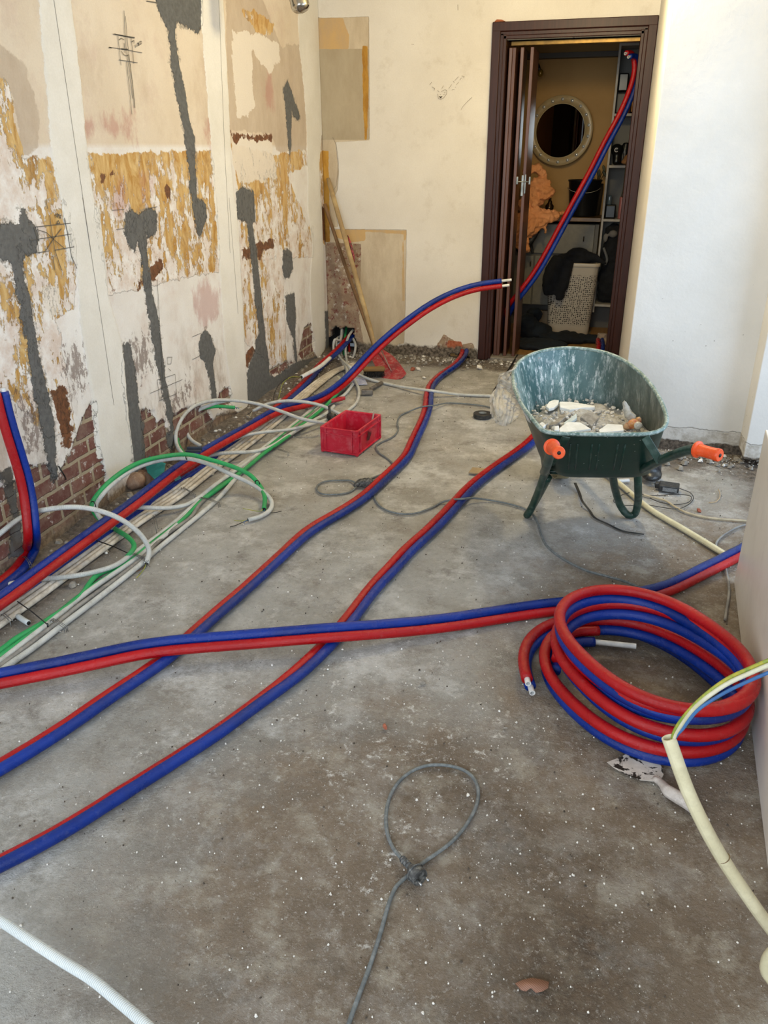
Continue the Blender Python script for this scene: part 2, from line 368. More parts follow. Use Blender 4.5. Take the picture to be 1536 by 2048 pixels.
TAUPE = [('A', [(985, -150), (1105, -150), (1232, 180), (1312, 165), (1342, 400), (1342, 642), (1215, 640), (1190, 560), (1000, 545)]), ('A', [(-60, 90), (100, 250), (160, 420), (160, 600), (120, 640), (90, 640), (50, 400), (0, 300), (-60, 290)]),
         ('A', [(1402, 150), (1470, 180), (1450, 640), (1405, 640)])]
WHITE = [('A', [(1020, 120), (1070, 105), (1150, 130), (1220, 170), (1230, 230), (1180, 300), (1150, 250), (1100, 190), (1105, 330), (1120, 440), (1085, 490), (1040, 480), (1020, 300)]), ('A', [(1015, 560), (1080, 560), (1130, 580), (1190, 590), (1215, 760), (1150, 770), (1050, 780), (1020, 700)]),
         ('B', [(180, 350), (240, 350), (260, 460), (220, 500), (185, 440)])]
PINK = [('A', [(370, 503), (540, 510), (545, 526), (370, 520)]), ('A', [(545, 485), (572, 490), (576, 595), (556, 585)]), ('A', [(890, 525), (918, 530), (916, 582), (892, 575)]), ('A', [(1150, 330), (1185, 320), (1190, 430), (1160, 440)]), ('A', [(510, 760), (545, 750), (545, 880), (515, 890)]), ('A', [(610, 740), (640, 745), (640, 860), (615, 860)]), ('B', [(870, 350), (960, 380), (960, 480), (900, 520), (865, 430)])]
SMUT = [('B', [(585, 610), (640, 600), (655, 680), (600, 740), (580, 660)]), ('B', [(290, 650), (350, 630), (370, 740), (310, 800)]), ('B', [(100, 850), (180, 900), (170, 1020), (110, 1050)]), ('B', [(740, 880), (830, 780), (800, 850), (760, 920)])]
def wall_left_material():
    m = Mt('stripped plaster wall')
    v = m.obj(); st = m.mapped((1, 1, .5), rot=(.12, 0, 0)); sep = m.node('ShaderNodeSeparateXYZ'); m.L.new(v, sep.inputs[0]); z = sep.outputs[2]
    n1 = m.noise(11, 8, .68); n2 = m.noise(45, 5, .65); n3 = m.noise(3, 5, .6); n4 = m.noise(7, 9, .74, st); n5 = m.noise(150, 3, .6)
    hi = m.rng(z, 1.425, 1.445)
    col = m.mix(hi, m.mix(m.rng(n3, .35, .65), 'DFDAD5', 'ECEAE8'), m.mix(m.rng(n3, .35, .65), 'D5C6B2', 'DED1BF'))
    lowdirt = m.ma('MULTIPLY', m.rng(n4, .5, .62), m.rng(z, .75, .1, 0, .75))
    col = m.mix(lowdirt, col, 'A08E7E')
    col = m.mix(m.ma('MULTIPLY', m.rng(m.noise(5, 6, .7, m.mapped(loc=(3, 1, 8))), .52, .68), .35), col, 'C4A99C')
    E = lambda a, n, amp, w=.002: edge(m, m.attr(a), n, amp, w)
    col = m.mix(m.ma('MULTIPLY', m.rng(m.noise(2.4, 8, .72, m.mapped((1, 1, .7), loc=(2, 9, 1))), .5, .66), m.ma('MULTIPLY', hi, .4)), col, 'AC937B')
    col = m.mix(m.ma('MULTIPLY', E('taupe', n1, .09, .004), .8), col, m.mix(m.rng(n4, .35, .65), 'B29F8B', 'C6B7A5'))
    # old wallpaper paste
    sw = m.noise(9, 7, .62, m.mapped((1, 1.3, .55), rot=(.35, 0, 0)), dist=2.2)
    gl = m.mix(m.rng(sw, .38, .62), 'B4853C', 'D6B67C'); gl = m.mix(m.rng(n4, .5, .68), gl, 'E3D3B0')
    gl = m.mix(m.ma('MULTIPLY', m.rng(m.noise(5, 7, .7, m.mapped((1, 1, .5), loc=(0, 4, 4))), .56, .7), .8), gl, '7A4E1D')
    yleft = m.rng(sep.outputs[1], 2.75, 2.6)
    thr = m.ma('SUBTRACT', .56, m.ma('MULTIPLY', m.ma('MAXIMUM', m.rng(z, 1.42, .9), yleft), .085))
    fk = m.ma('ADD', m.ma('MULTIPLY', n4, .65), m.ma('MULTIPLY', m.noise(28, 8, .72, m.mapped((1, 1, .6), loc=(5, 5, 5))), .35))
    flakes = m.rng(fk, m.ma('SUBTRACT', thr, .012), thr)
    flake_c = m.mix(m.rng(n1, .4, .6), 'F0EDEA', 'D9C9BE')
    gl = m.mix(flakes, gl, flake_c)
    gE = E('glue', n1, .10)
    col = m.mix(gE, col, gl)
    col = m.mix(m.ma('MULTIPLY', E('pink', n4, .5, .03), .45), col, 'A9625C')
    col = m.mix(m.ma('MULTIPLY', E('smut', m.noise(30, 9, .78, m.mapped((1, 1, .6), loc=(1, 7, 5))), .7, .012), .7), col, '5F463C')
    col = m.mix(m.ma('MULTIPLY', E('white', n1, .13), .9), col, 'E6DED3')
    col = m.mix(E('brown', n1, .15), col, m.mix(m.rng(n2, .4, .6), '5A3720', '7A4B2B'))
    # bricks
    bt = m.node('ShaderNodeTexBrick'); cmb = m.node('ShaderNodeCombineXYZ'); m.L.new(sep.outputs[1], cmb.inputs[0]); m.L.new(z, cmb.inputs[1])
    dv = m.node('ShaderNodeVectorMath', operation='ADD'); m.L.new(cmb.outputs[0], dv.inputs[0])
    sv = m.node('ShaderNodeVectorMath', operation='SCALE'); m.L.new(m.noise(14, 4, .6, out=1), sv.inputs[0]); sv.inputs['Scale'].default_value = .016; m.L.new(sv.outputs[0], dv.inputs[1])
    m.L.new(dv.outputs[0], bt.inputs['Vector']); bt.inputs['Scale'].default_value = 1.0
    for k_, v_ in (('Mortar Size', .009), ('Mortar Smooth', .3), ('Bias', 0.0), ('Brick Width', .155), ('Row Height', .068)): bt.inputs[k_].default_value = v_
    bt.inputs['Color1'].default_value = lin('57302F'); bt.inputs['Color2'].default_value = lin('76483F'); bt.inputs['Mortar'].default_value = lin('A2967F')
    bc = m.mix(m.ma('MULTIPLY', m.rng(n1, .45, .7), .7), bt.outputs['Color'], '978476')
    bc = m.mix(m.ma('MULTIPLY', m.rng(m.noise(24, 8, .75, m.mapped(loc=(8, 8, 0))), .58, .64), .85), bc, 'E6E3E0')
    bE = E('brick', m.noise(16, 9, .75, m.mapped(loc=(3, 3, 3))), .15)
    col = m.mix(bE, col, bc)
    soil = m.rng(m.ma('ADD', z, m.ma('MULTIPLY', m.ma('SUBTRACT', n1, .5), .12)), .075, .03)
    # grey cement in the chases
    col = m.mix(soil, col, m.mix(m.rng(n2, .4, .6), '6A5A4B', '94836F'))
    nE = m.ma('ADD', m.ma('MULTIPLY', n1, .6), m.ma('MULTIPLY', m.noise(55, 6, .75, m.mapped(loc=(2, 2, 9))), .4))
    cE = E('cement', nE, .13)
    halo = m.ma('MULTIPLY', E('cement', m.noise(26, 9, .82), .26, .004), .75)
    col = m.mix(halo, col, '857F76')
    col = m.mix(cE, col, m.mix(m.rng(n2, .3, .7), '4E5051', '686A6B'))
    # smooth filler strips over the board joints
    sE = E('strip', nE, .06)
    col = m.mix(sE, col, m.mix(m.rng(n3, .4, .6), 'E9E7E2', 'E0DDD6'))
    col = m.mix(m.rng(n5, .3, .8, 0, .12), col, '8A7B6A')
    h = m.ma('ADD', m.ma('MULTIPLY', sE, 1.6), m.ma('ADD', m.ma('MULTIPLY', cE, 1.2), m.ma('MULTIPLY', m.ma('MULTIPLY', flakes, gE), .5)))
    h = m.ma('SUBTRACT', h, m.ma('MULTIPLY', bE, m.ma('ADD', 1.5, m.ma('MULTIPLY', bt.outputs['Fac'], 1.2))))
    nr = m.bump(h, .004, .9); nr = m.bump(m.ma('MULTIPLY', n1, m.ma('SUBTRACT', 1.1, sE)), .006, .6, nr); nr = m.bump(n5, .0012, .4, nr)
    rg = m.mix(gE, (.82,)*3+(1,), (.55,)*3+(1,))
    return m.out(col, rg, 0, nr)
ys = np.concatenate([np.arange(-1.8, 2.0, .2), np.arange(2.0, 5.81, .01)]); zs = np.concatenate([np.arange(0, 2.3, .01), [2.3, 2.45, 2.62]])
gy, gz = np.meshgrid(ys, zs, indexing='ij'); gy = gy.ravel(); gz = gz.ravel()
at = {k: sdf(gy, gz, plane_poly(v, X=XL)) for k, v in dict(cement=CEM, strip=STRIP, glue=GLUE, brick=BRICK, brown=BROWN, taupe=TAUPE, white=WHITE, pink=PINK, smut=SMUT).items()}
gx = np.full(gy.shape, XL)+np.where(at['cement'] > 0, .002, 0)+np.where(at['strip'] > 0, .003, 0)-np.where(at['brick'] > 0, .008, 0)
wl = obj('wall_left', np.stack([gx, gy, gz-.03], 1), grid_faces(len(ys), len(zs)), wall_left_material(), attrs=at)
wl.data.flip_normals() if wl.data.polygons[0].normal.x < 0 else None
tag(wl, kind='structure')
b = MB().box((XL-.13, 2.0, 1.3), (.2, 7.8, 2.7)); tag(b.build('wall_outer', simple('masonry', '6A5F55'), smooth=False), kind='structure')

# pencil and marker lines on the plaster
PEN = simple('pencil', '5E5A54', rough=.7)
def strokes(mb, segs, key, w, X=None, Y=None, off=.004):
    for s in segs:
        P = []
        for x, y in zw(key, s):
            p = onx(x, y, X+off) if X is not None else ony(x, y, Y-off)
            P.append(Vector(p))
        for a, b_ in zip(P, P[1:]):
            t = (b_-a)
            if t.length < 1e-5: continue
            nrm = Vector((1, 0, 0)) if X is not None else Vector((0, -1, 0))
            s_ = nrm.cross(t).normalized()*w/2; e = t.normalized()*w*.3; k = nrm*.0006
            mb.add([a-e-s_, b_+e-s_, b_+e+s_, a-e+s_, a-e-s_+k, b_+e-s_+k, b_+e+s_+k, a-e+s_+k], [(0, 1, 2, 3), (7, 6, 5, 4), (0, 4, 5, 1), (1, 5, 6, 2), (2, 6, 7, 3), (3, 7, 4, 0)])
mk = MB()
strokes(mk, [[(545, 85), (690, 125), (970, 180)], [(425, 378), (720, 420), (1140, 500)], [(640, 655), (870, 690), (1040, 718)], [(612, 130), (640, 400), (680, 770)], [(900, 170), (935, 450), (962, 735)],
             [(745, -420), (765, 100), (790, 400), (830, 700), (930, 1500)], [(780, -300), (810, 150), (850, 520)], [(640, 220), (690, 180), (745, 215)], [(680, 460), (740, 540), (800, 568), (850, 545)],
             [(745, 290), (765, 500)], [(800, 700), (830, 1000), (880, 1450), (920, 1850)]], 'E', .0022, X=XL)
strokes(mk, [[(850, 540), (880, 760), (930, 1150), (985, 1700)], [(690, 415), (830, 425)]], 'E', .0045, X=XL)
strokes(mk, [[(920, 260), (965, 230), (965, 290)], [(985, 330), (1000, 390)], [(1010, 310), (1030, 370)], [(1040, 345), (1045, 355)], [(1050, 290), (1085, 330), (1060, 340), (1075, 280), (1050, 290)], [(1100, 250), (1130, 250), (1130, 300), (1105, 315), (1100, 250)]], 'E', .0025, X=XL)
strokes(mk, [[(130, 590), (500, 548), (890, 512)], [(0, 880), (230, 850), (560, 800), (910, 745)], [(145, 1160), (430, 1115)], [(545, 1100), (760, 1062), (965, 1028)], [(755, 395), (830, 760), (910, 1240), (1030, 1500)],
             [(90, 600), (150, 800), (200, 1180)], [(350, 1110), (520, 850), (690, 630)], [(160, 650), (360, 715), (540, 880), (740, 1050)], [(350, 0), (385, 190)], [(430, 340), (500, 850), (545, 1100), (690, 1536)], [(500, 1230), (545, 1536)]], 'G', .0026, X=XL)
strokes(mk, [[(560, 320), (610, 300), (600, 380), (560, 340)], [(620, 320), (680, 340), (660, 400), (620, 320)], [(590, 520), (620, 450), (655, 510), (590, 520)]], 'G', .003, X=XL)
strokes(mk, [[(495, 45), (545, 40)], [(510, 130), (545, 125)], [(655, 35), (690, 30)], [(845, 600), (880, 585)], [(845, 700), (885, 680)], [(1110, 45), (1130, 42)], [(690, 350), (715, 800)], [(660, 848), (800, 788)], [(690, 790), (700, 880), (775, 850), (768, 765), (690, 790)], [(740, 740), (750, 750)], [(735, 690), (755, 690), (750, 720), (735, 720), (735, 690)], [(20, 850), (45, 855), (40, 890)], [(0, 870), (30, 850)]], 'B', .002, X=XL)
strokes(mk, [[(235, -10), (330, 640), (400, 1110)], [(960, -10), (985, 640), (1010, 1110)]], 'A', .0011, X=XL)
strokes(mk, [[(362, -10), (450, 560), (500, 900)], [(1005, -10), (1045, 500)]], 'B', .0011, X=XL)
strokes(mk, [[(500, 150), (590, 165)], [(480, 208), (490, 210)], [(645, 5), (690, 12)]], 'A', .004, X=XL)
mk.build('pencil_mark', PEN, wl, smooth=False)

# ---- back wall -----------------------------------------------------------------
HOLE = [('D', [(222, 1742), (345, 1738), (350, 1800), (362, 1880), (390, 1960), (420, 2060), (170, 2060), (185, 1900)]), ('D', [(850, 1895), (945, 1880), (1000, 1930), (1000, 2060), (860, 2060)])]
BW = dict(cream=[('D', [(215, 1212), (628, 1215), (622, 1640), (615, 1830), (580, 1835), (575, 1900), (480, 1880), (380, 1900), (200, 2060), (120, 2060), (150, 1300)]), ('D', [(120, 55), (170, 70), (425, 60), (428, 730), (245, 740), (262, 900), (255, 1000), (230, 1050), (260, 1200), (120, 1200)])],
          taupe=[('D', [(130, 235), (425, 235), (426, 728), (190, 728), (130, 735)])],
          amber=[('D', [(130, 68), (285, 68), (302, 120), (318, 160), (315, 236), (130, 236)]), ('D', [(240, 1212), (405, 1212), (405, 1275), (330, 1282), (245, 1255)]), ('D', [(300, 1215), (628, 1218), (625, 1270), (605, 1275), (605, 1600), (618, 1600), (612, 1240)])],
          stripe=[('D', [(390, 215), (418, 220), (422, 480), (415, 728), (402, 728), (395, 560), (390, 300)]), ('D', [(150, 785), (205, 790), (210, 1000), (215, 1280), (170, 1280), (165, 900)])],
          rough=[('D', [(215, 1285), (385, 1290), (378, 1450), (375, 1700), (400, 1850), (380, 1960), (330, 1760), (225, 1745), (190, 1900), (180, 1300)]), ('D', [(785, 1850), (830, 1780), (880, 1810), (905, 1840), (985, 1825), (1010, 1900), (1010, 2060), (780, 2060)])],
          orange=[('D', [(850, 1812), (925, 1822), (948, 1900), (985, 1910), (985, 1960), (850, 1960)])],
          hole=HOLE)
def wall_back_material():
    m = Mt('cream plaster wall'); sep = m.node('ShaderNodeSeparateXYZ'); m.L.new(m.obj(), sep.inputs[0]); z = sep.outputs[2]
    n1 = m.noise(13, 8, .68); n2 = m.noise(50, 5, .65); n3 = m.noise(2.2, 5, .6); n4 = m.noise(9, 8, .7, m.mapped((1, 1, .35))); n5 = m.noise(120, 3, .6)
    E = lambda a, n, amp, w=.002: edge(m, m.attr(a), n, amp, w)
    col = m.mix(m.rng(n3, .35, .65), 'E6E1D8', 'DCD6CC')
    col = m.mix(m.ma('MULTIPLY', m.rng(m.noise(6, 7, .7), .56, .7), .3), col, 'B9AD9C')
    cE = E('cream', n2, .006)
    col = m.mix(m.ma('MULTIPLY', cE, .9), col, m.mix(m.rng(n4, .4, .62), 'CDBDA2', 'B8A588'))
    col = m.mix(E('taupe', n2, .006), col, m.mix(m.rng(n4, .35, .65), 'A99A80', 'B5A78E'))
    col = m.mix(m.ma('MULTIPLY', E('amber', n1, .02), .9), col, m.mix(m.rng(n4, .4, .6), 'CBA56A', 'BFA27A'))
    col = m.mix(E('stripe', n1, .025), col, m.mix(m.rng(n4, .4, .6), '9C6A17', 'C49437'))
    rE = E('rough', n1, .03)
    rc = m.mix(m.rng(n1, .42, .6), '8C7460', 'A8937A'); rc = m.mix(m.rng(m.noise(26, 7, .75, m.mapped(loc=(4, 4, 0))), .54, .6), rc, '7A3F35'); rc = m.mix(m.rng(m.noise(22, 8, .75, m.mapped(loc=(9, 4, 0))), .57, .62), rc, 'CFC6B8')
    col = m.mix(rE, col, rc)
    col = m.mix(E('orange', n1, .03), col, m.mix(m.rng(n2, .4, .6), '9C4E2C', 'B5694A'))
    col = m.mix(m.rng(m.ma('ADD', z, m.ma('MULTIPLY', m.ma('SUBTRACT', n1, .5), .12)), .085, .06), col, m.mix(m.rng(n2, .4, .6), '3B332B', '7D7265'))
    col = m.mix(m.rng(n5, .3, .8, 0, .10), col, '8A7B6A')
    nr = m.bump(m.ma('SUBTRACT', m.ma('MULTIPLY', rE, m.ma('MULTIPLY', n1, 2.0)), cE), .004, .8); nr = m.bump(m.noise(18, 6, .6), .003, .35, nr)
    return m.out(col, .8, 0, nr)
xs = np.arange(-2.0, .201, .01); zs = np.concatenate([np.arange(0, 2.3, .01), [2.3, 2.45, 2.62]])
gx, gz = np.meshgrid(xs, zs, indexing='ij'); gx = gx.ravel(); gz = gz.ravel()
at = {k: sdf(gx, gz, plane_poly(v, Y=YB)) for k, v in BW.items()}
Fq = grid_faces(len(xs), len(zs)); cx = gx[Fq].mean(1); cz = gz[Fq].mean(1)
hs = at['hole'][Fq].mean(1)+np.array([mnoise.noise(Vector((a*25, b*25, 0)))*.025 for a, b in zip(cx, cz)])
keep = ~((cx > -.765) & (cx < .125) & (cz < 2.075)) & ~(hs > 0)
wb = obj('wall_back', np.stack([gx, np.full(gx.shape, YB), gz-.03], 1), Fq[keep], wall_back_material(), attrs=at)
if wb.data.polygons[0].normal.y > 0: wb.data.flip_normals()
so = wb.modifiers.new('thick', 'SOLIDIFY'); so.thickness = .12; so.offset = -1
tag(wb, kind='structure')
bk = MB()
strokes(bk, [[(250, 510), (300, 440)], [(310, 560), (380, 600), (360, 650)], [(450, 650), (490, 690)], [(560, 600), (600, 530)], [(740, 600), (810, 500)], [(850, 410), (880, 450)], [(890, 400), (985, 300)], [(1020, 390), (1060, 330)], [(1070, 280), (1130, 290), (1120, 330)], [(930, 510), (990, 440)], [(900, 570), (920, 565)], [(820, 640), (880, 620)],
             [(455, 740), (470, 850), (530, 880), (610, 840), (680, 740), (690, 660), (640, 630), (540, 680)], [(515, 755), (530, 745)], [(590, 770), (630, 740)], [(620, 700), (650, 695)], [(1050, 1140), (1100, 1060), (1220, 930), (1330, 830)]], 'K', .002, Y=YB)
strokes(bk, [[(495, 800), (530, 845), (565, 800)], [(505, 805), (530, 830), (555, 805)], [(515, 815), (545, 815)]], 'K', .004, Y=YB)
strokes(bk, [[(230, 740), (250, 780), (262, 880), (250, 1000), (215, 1060)], [(655, 238), (668, 240)], [(905, 25), (906, 55)]], 'D', .002, Y=YB)
bk.build('pencil_mark', simple('faded pencil', '8A7E6C'), wb, smooth=False)

# ---- chimney breast right of the door and the stepped wall with the window -------------
def wall_white_material():
    m = Mt('white plaster'); sep = m.node('ShaderNodeSeparateXYZ'); m.L.new(m.obj(), sep.inputs[0]); z = sep.outputs[2]
    n1 = m.noise(14, 8, .68); n2 = m.noise(50, 5, .65); n3 = m.noise(2.5, 5, .6)
    col = m.mix(m.rng(n3, .35, .65), 'DDDAD4', 'E6E3DE')
    zz = m.ma('ADD', z, m.ma('MULTIPLY', m.ma('SUBTRACT', n1, .5), .05))
    col = m.mix(m.ma('MULTIPLY', m.rng(zz, .115, .11), m.rng(n1, .45, .6, .15, .8)), col, 'A79E90')
    col = m.mix(m.ma('MULTIPLY', m.rng(m.voro(16), .055, .03), m.rng(z, .9, .4)), col, '6C665C')
    col = m.mix(m.rng(zz, .052, .045), col, m.mix(m.rng(n2, .4, .6), '3B332B', '75695C'))
    rel = m.rng(zz, .12, .115)
    nr = m.bump(m.ma('ADD', m.ma('MULTIPLY', rel, m.ma('SUBTRACT', n1, 1.4)), 0), .008, .8); nr = m.bump(m.noise(7, 6, .6), .010, .45, nr); nr = m.bump(n2, .0015, .4, nr)
    return m.out(col, .75, 0, nr)
WM = wall_white_material()
b = MB(); b.box((XC+.9, YC+.87, 1.31), (1.8, 1.74, 2.66), bev=.004)
b.box((1.36, YC-.02, 1.335), (1.23, .3, 2.60), bev=.004)
wr = b.build('wall_right', WM, smooth=False); tag(wr, kind='structure')
# right-hand wall with a window opening from y 1.75 to 3.45
b = MB(); x = 1.98
b.box((x, .05, 1.3), (.16, 3.4, 2.66)); b.box((x, 3.75, 1.3), (.16, .6, 2.66)); b.box((x, 2.6, .28), (.16, 1.7, .62)); b.box((x, 2.6, 2.37), (.16, 1.7, .52))
tag(b.build('wall_right', WM, smooth=False), kind='structure')
wf = MB()
for yy in (1.78, 2.6, 3.42): wf.box((1.99, yy, 1.35), (.06, .06, 1.52), bev=.006)
for zz in (.62, 2.08): wf.box((1.99, 2.6, zz), (.06, 1.7, .06), bev=.006)
FR = simple('white frame', 'E8E8E6', rough=.4)
w1 = wf.build('window_1', FR, smooth=False); tag(w1, kind='structure')
# wall behind the camera with its window
b = MB(); y = -1.8
b.box((-1.95, y, 1.3), (.5, .16, 2.66)); b.box((1.3, y, 1.3), (1.6, .16, 2.66)); b.box((-.6, y, .38), (2.3, .16, .9)); b.box((-.6, y, 2.52), (2.3, .16, .2))
tag(b.build('wall_rear', WM, smooth=False), kind='structure')
wf = MB()
for xx in (-1.68, -.6, .48): wf.box((xx, -1.8, 1.62), (.06, .06, 1.6), bev=.006)
for zz in (.85, 2.4): wf.box((-.6, -1.8, zz), (2.2, .06, .06), bev=.006)
tag(wf.build('window_2', FR, smooth=False), kind='structure')
b = MB(); b.box((-.05, 2.7, 2.66), (4.4, 9.6, .12)); tag(b.build('ceiling', simple('ceiling paint', 'D8D2C6', 'CFC8BB'), smooth=False), kind='structure')
# ================================================================== insulated heating pipes (red and blue twins)
def foil(name, c, c2):
    m = Mt(name); uvn = m.node('ShaderNodeUVMap'); mp = m.mapped((3, 14, 1), v=uvn.outputs[0])
    col = m.mix(m.rng(m.noise(4, 5, .6), .4, .65), c, c2)
    dust = m.ma('MULTIPLY', m.rng(m.noise(30, 7, .75, m.mapped(loc=(2, 2, 2))), .58, .8), .16)
    col = m.mix(dust, col, 'A8A6A4')
    wr = m.noise(9, 5, .7, mp, dist=1.2)
    nr = m.bump(wr, .004, .35); nr = m.bump(m.rng(m.noise(16, 3, .6, mp), .6, .64), .0012, .35, nr)
    return m.out(col, m.rng(m.noise(20, 4), .3, .7, .2, .36), 0, nr, Specular_IOR_Level=.36)
RED = foil('red pipe insulation', '9E0A12', 'B01218'); BLUE = foil('blue pipe insulation', '032F8C', '02236A')
PEX = simple('white plastic pipe', 'DCDDDD', 'C9CBCC', rough=.4, scale=30)
HOLLOW = simple('dark bore', '14110F', rough=.9)
RH = .0158
def offset_path(P, roll, sgn, r):
    """side-by-side offset; roll 0 = flat on the ground (blue to the left of travel), 90 = blue on top"""
    out = []
    for i in range(len(P)):
        t = P[min(i+1, len(P)-1)]-P[max(i-1, 0)]; t /= np.linalg.norm(t)+1e-9
        side = np.cross([0, 0, 1], t); side /= max(np.linalg.norm(side), 1e-6); up = np.cross(t, side)
        a = math.radians(roll[i]); out.append(P[i]+sgn*r*(side*math.cos(a)+up*math.sin(a)))
    return out
def pipe_end(parent, P, d, ln, r=.0085, drop=True):
    """bare inner pipe sticking out of the insulation, hollow"""
    P = np.array(P); d = np.array(d)/np.linalg.norm(d)
    q = P+d*ln
    if drop: q = q-np.array([0, 0, .0])
    b = MB(); b.tube([P-d*.02, P+d*ln*.5, q], r, n=16, caps=False); b.tube([q, q-d*.02], r*.68, n=16, caps=False)
    fr = frames([Vector(q), Vector(q+d)])[0]; n = 16; V = []
    for rr in (r, r*.68):
        for k in range(n): a = 2*math.pi*k/n; V.append(Vector(q)+(fr[1]*math.cos(a)+fr[2]*math.sin(a))*rr)
    b.add(V, [(k, (k+1) % n, n+(k+1) % n, n+k) for k in range(n)])
    o = b.build('pipe_end', PEX, parent, label='bare white plastic pipe end')
    c = MB(); c.tube([q-d*.016, q-d*.018], r*.66, n=12); c.build('bore', HOLLOW, o)
def twin(label, pts, roll=0.0, group=None, ends=(), step=.012, name='insulated_pipe_pair', caps=True, endlen=.035, offs=None, sm=60):
    """pts: room coordinates of the seam between the two pipes"""
    rl = roll if hasattr(roll, '__len__') else [roll]*len(pts)
    K = curve(pts, step, extra=rl)
    for _ in range(sm): K[1:-1] = (K[:-2]+2*K[1:-1]+K[2:])/4
    P = K[:, :3]; R = K[:, 3]
    t = thing(name, label, 'pipe', P[0], group)
    if offs is None: A = offset_path(P, R, 1, RH); B_ = offset_path(P, R, -1, RH)
    else:
        # world direction from the red to the blue pipe, given at the traced points
        A = []; B_ = []; ts = np.linspace(0, 1, len(offs)); u = np.linspace(0, 1, len(P))
        for i in range(len(P)):
            o_ = np.array([np.interp(u[i], ts, [q[k] for q in offs]) for k in range(3)]); t_ = P[min(i+1, len(P)-1)]-P[max(i-1, 0)]; t_ /= np.linalg.norm(t_)
            o_ -= t_*(o_@t_); o_ /= np.linalg.norm(o_); A.append(P[i]+o_*RH); B_.append(P[i]-o_*RH)
    wob = [RH*(1+.035*mnoise.noise(Vector(p)*23)) for p in P]
    b = MB(); b.tube(A, wob, n=18); bl = b.build('blue_pipe', BLUE, t)
    b = MB(); b.tube(B_, wob, n=18); rd = b.build('red_pipe', RED, t)
    for e in ends:
        i, j = (0, 1) if e == 0 else (-1, -2)
        for par, Q in ((bl, A), (rd, B_)):
            pipe_end(par, Q[i], np.array(Q[i])-np.array(Q[j]), endlen*(1 if par is bl else .75))
    return t
zf = RH+.001
# long run from the hole beside the door across the middle of the floor
D = [(928, 709, .05), (910, 731, .03), (886, 747), (864, 768), (857, 792), (856, 812), (848, 838), (835, 866), (824, 890), (815, 911), (793, 934), (772, 953), (724, 997), (659, 1037), (620, 1059), (573, 1102), (519, 1152), (476, 1191), (429, 1230), (390, 1266), (347, 1305), (280, 1354), (234, 1381), (195, 1409), (120, 1463), (55, 1502), (-20, 1547), (-120, 1600)]
tw_D = twin('red and blue pipe pair snaking from hole beside the door past the red crate', [np.array([-.97, 5.95, .06])]+fl(D, zf+.002), [8]*16+[18]*13, 'pipe runs on the floor')
# run that comes out from under the wheelbarrow
Er = [(1059, 886), (983, 941), (942, 974), (900, 1020), (855, 1066), (816, 1100), (784, 1137), (749, 1172), (714, 1219), (691, 1250), (655, 1289), (632, 1313), (589, 1352), (542, 1387), (488, 1426), (436, 1466), (374, 1504), (283, 1563), (228, 1595), (163, 1641), (81, 1687), (-10, 1733), (-120, 1785)]
start = [np.array([.02, 6.25, .09]), np.array([.03, 5.95, .10]), np.array([.02, 5.7, .06]), np.array([-.05, 5.2, zf]), np.array([-.16, 4.75, zf])]
tw_E = twin('red and blue pipe pair passing under the green wheelbarrow towards the lower left', start+fl(Er, zf+.001), [0]*12+[12]*6+[30]*10, 'pipe runs on the floor')
# run that crosses over the other two, to the coil and away behind the white board
G = [(-120, 1380, .03), (0, 1357, .04), (163, 1325, .052), (300, 1295, .062), (400, 1286, .058), (495, 1279, .058), (600, 1270, .062), (680, 1264, .062), (769, 1258, .045), (900, 1245, .03), (1000, 1229, .024), (1102, 1214, .02), (1200, 1205, .02), (1290, 1190, .02), (1335, 1178, .02), (1401, 1145, .02), (1471, 1110, .02), (1560, 1060, .02), (1640, 1000, .02)]
twin('red and blue pipe pair crossing over the floor runs and behind the coil', fl(G, zf), [35]*14+[12]*5, 'pipe runs on the floor')
# run along the left wall that rises and ends in the air in front of the door
Bp = [onz(-90, 1262, .10), onz(0, 1203, .10), onz(107, 1124, .10), onz(195, 1060, .10), onz(277, 1000, .10), onz(358, 937, .10), onz(430, 892, .095), onz(500, 853, .085), onz(562, 819, .07), onz(627, 803, .06), onz(665, 783, .06)]
for x, y, Y in [(702, 751, 4.72), (741, 708, 4.82), (783, 669, 4.92), (819, 641, 5.0), (860, 612, 5.08), (905, 589, 5.14), (950, 574, 5.2), (1003, 567, 5.25)]: Bp.append(ony(x, y, Y))
twin('red and blue pipe pair along left wall rising to a free end before the door', Bp, [10]*8+[25, 45, 60]+[75]*8, ends=(1,), endlen=.065)
# flatter run under it, coming out of the corner
Cp = [np.array([-1.83, 5.93, .12])]+fl([(672, 704, .06), (643, 729, .03), (617, 759), (591, 784), (552, 818), (505, 852), (448, 893), (398, 935), (345, 967), (295, 1003), (245, 1042), (170, 1092), (80, 1155), (0, 1212), (-90, 1275)], zf)
twin('lower red and blue pipe pair coming out of the corner under the others', Cp, 0)
# upright stub at the left edge
Av = [onx(0, 785, -1.955), onx(9, 825, -1.95), onx(29, 892, -1.94), onx(49, 957, -1.93), onx(60, 1022, -1.92), onx(64, 1070, -1.90)]
Av = [np.array(p) for p in Av]+[onz(61, 1098, .03), onz(48, 1128, .02), onz(20, 1155, .02), onz(-10, 1178, .02), onz(-90, 1240, .02)]
twin('red and blue pipe pair standing up against the brick at the left', Av, 0, ends=(0,), endlen=.012, offs=[(.2, 1, 0), (.2, 1, 0), (.2, 1, 0), (.3, 1, 0), (.7, .7, -.1), (1, .1, 0), (1, 0, 0), (1, 0, 0)], sm=25)
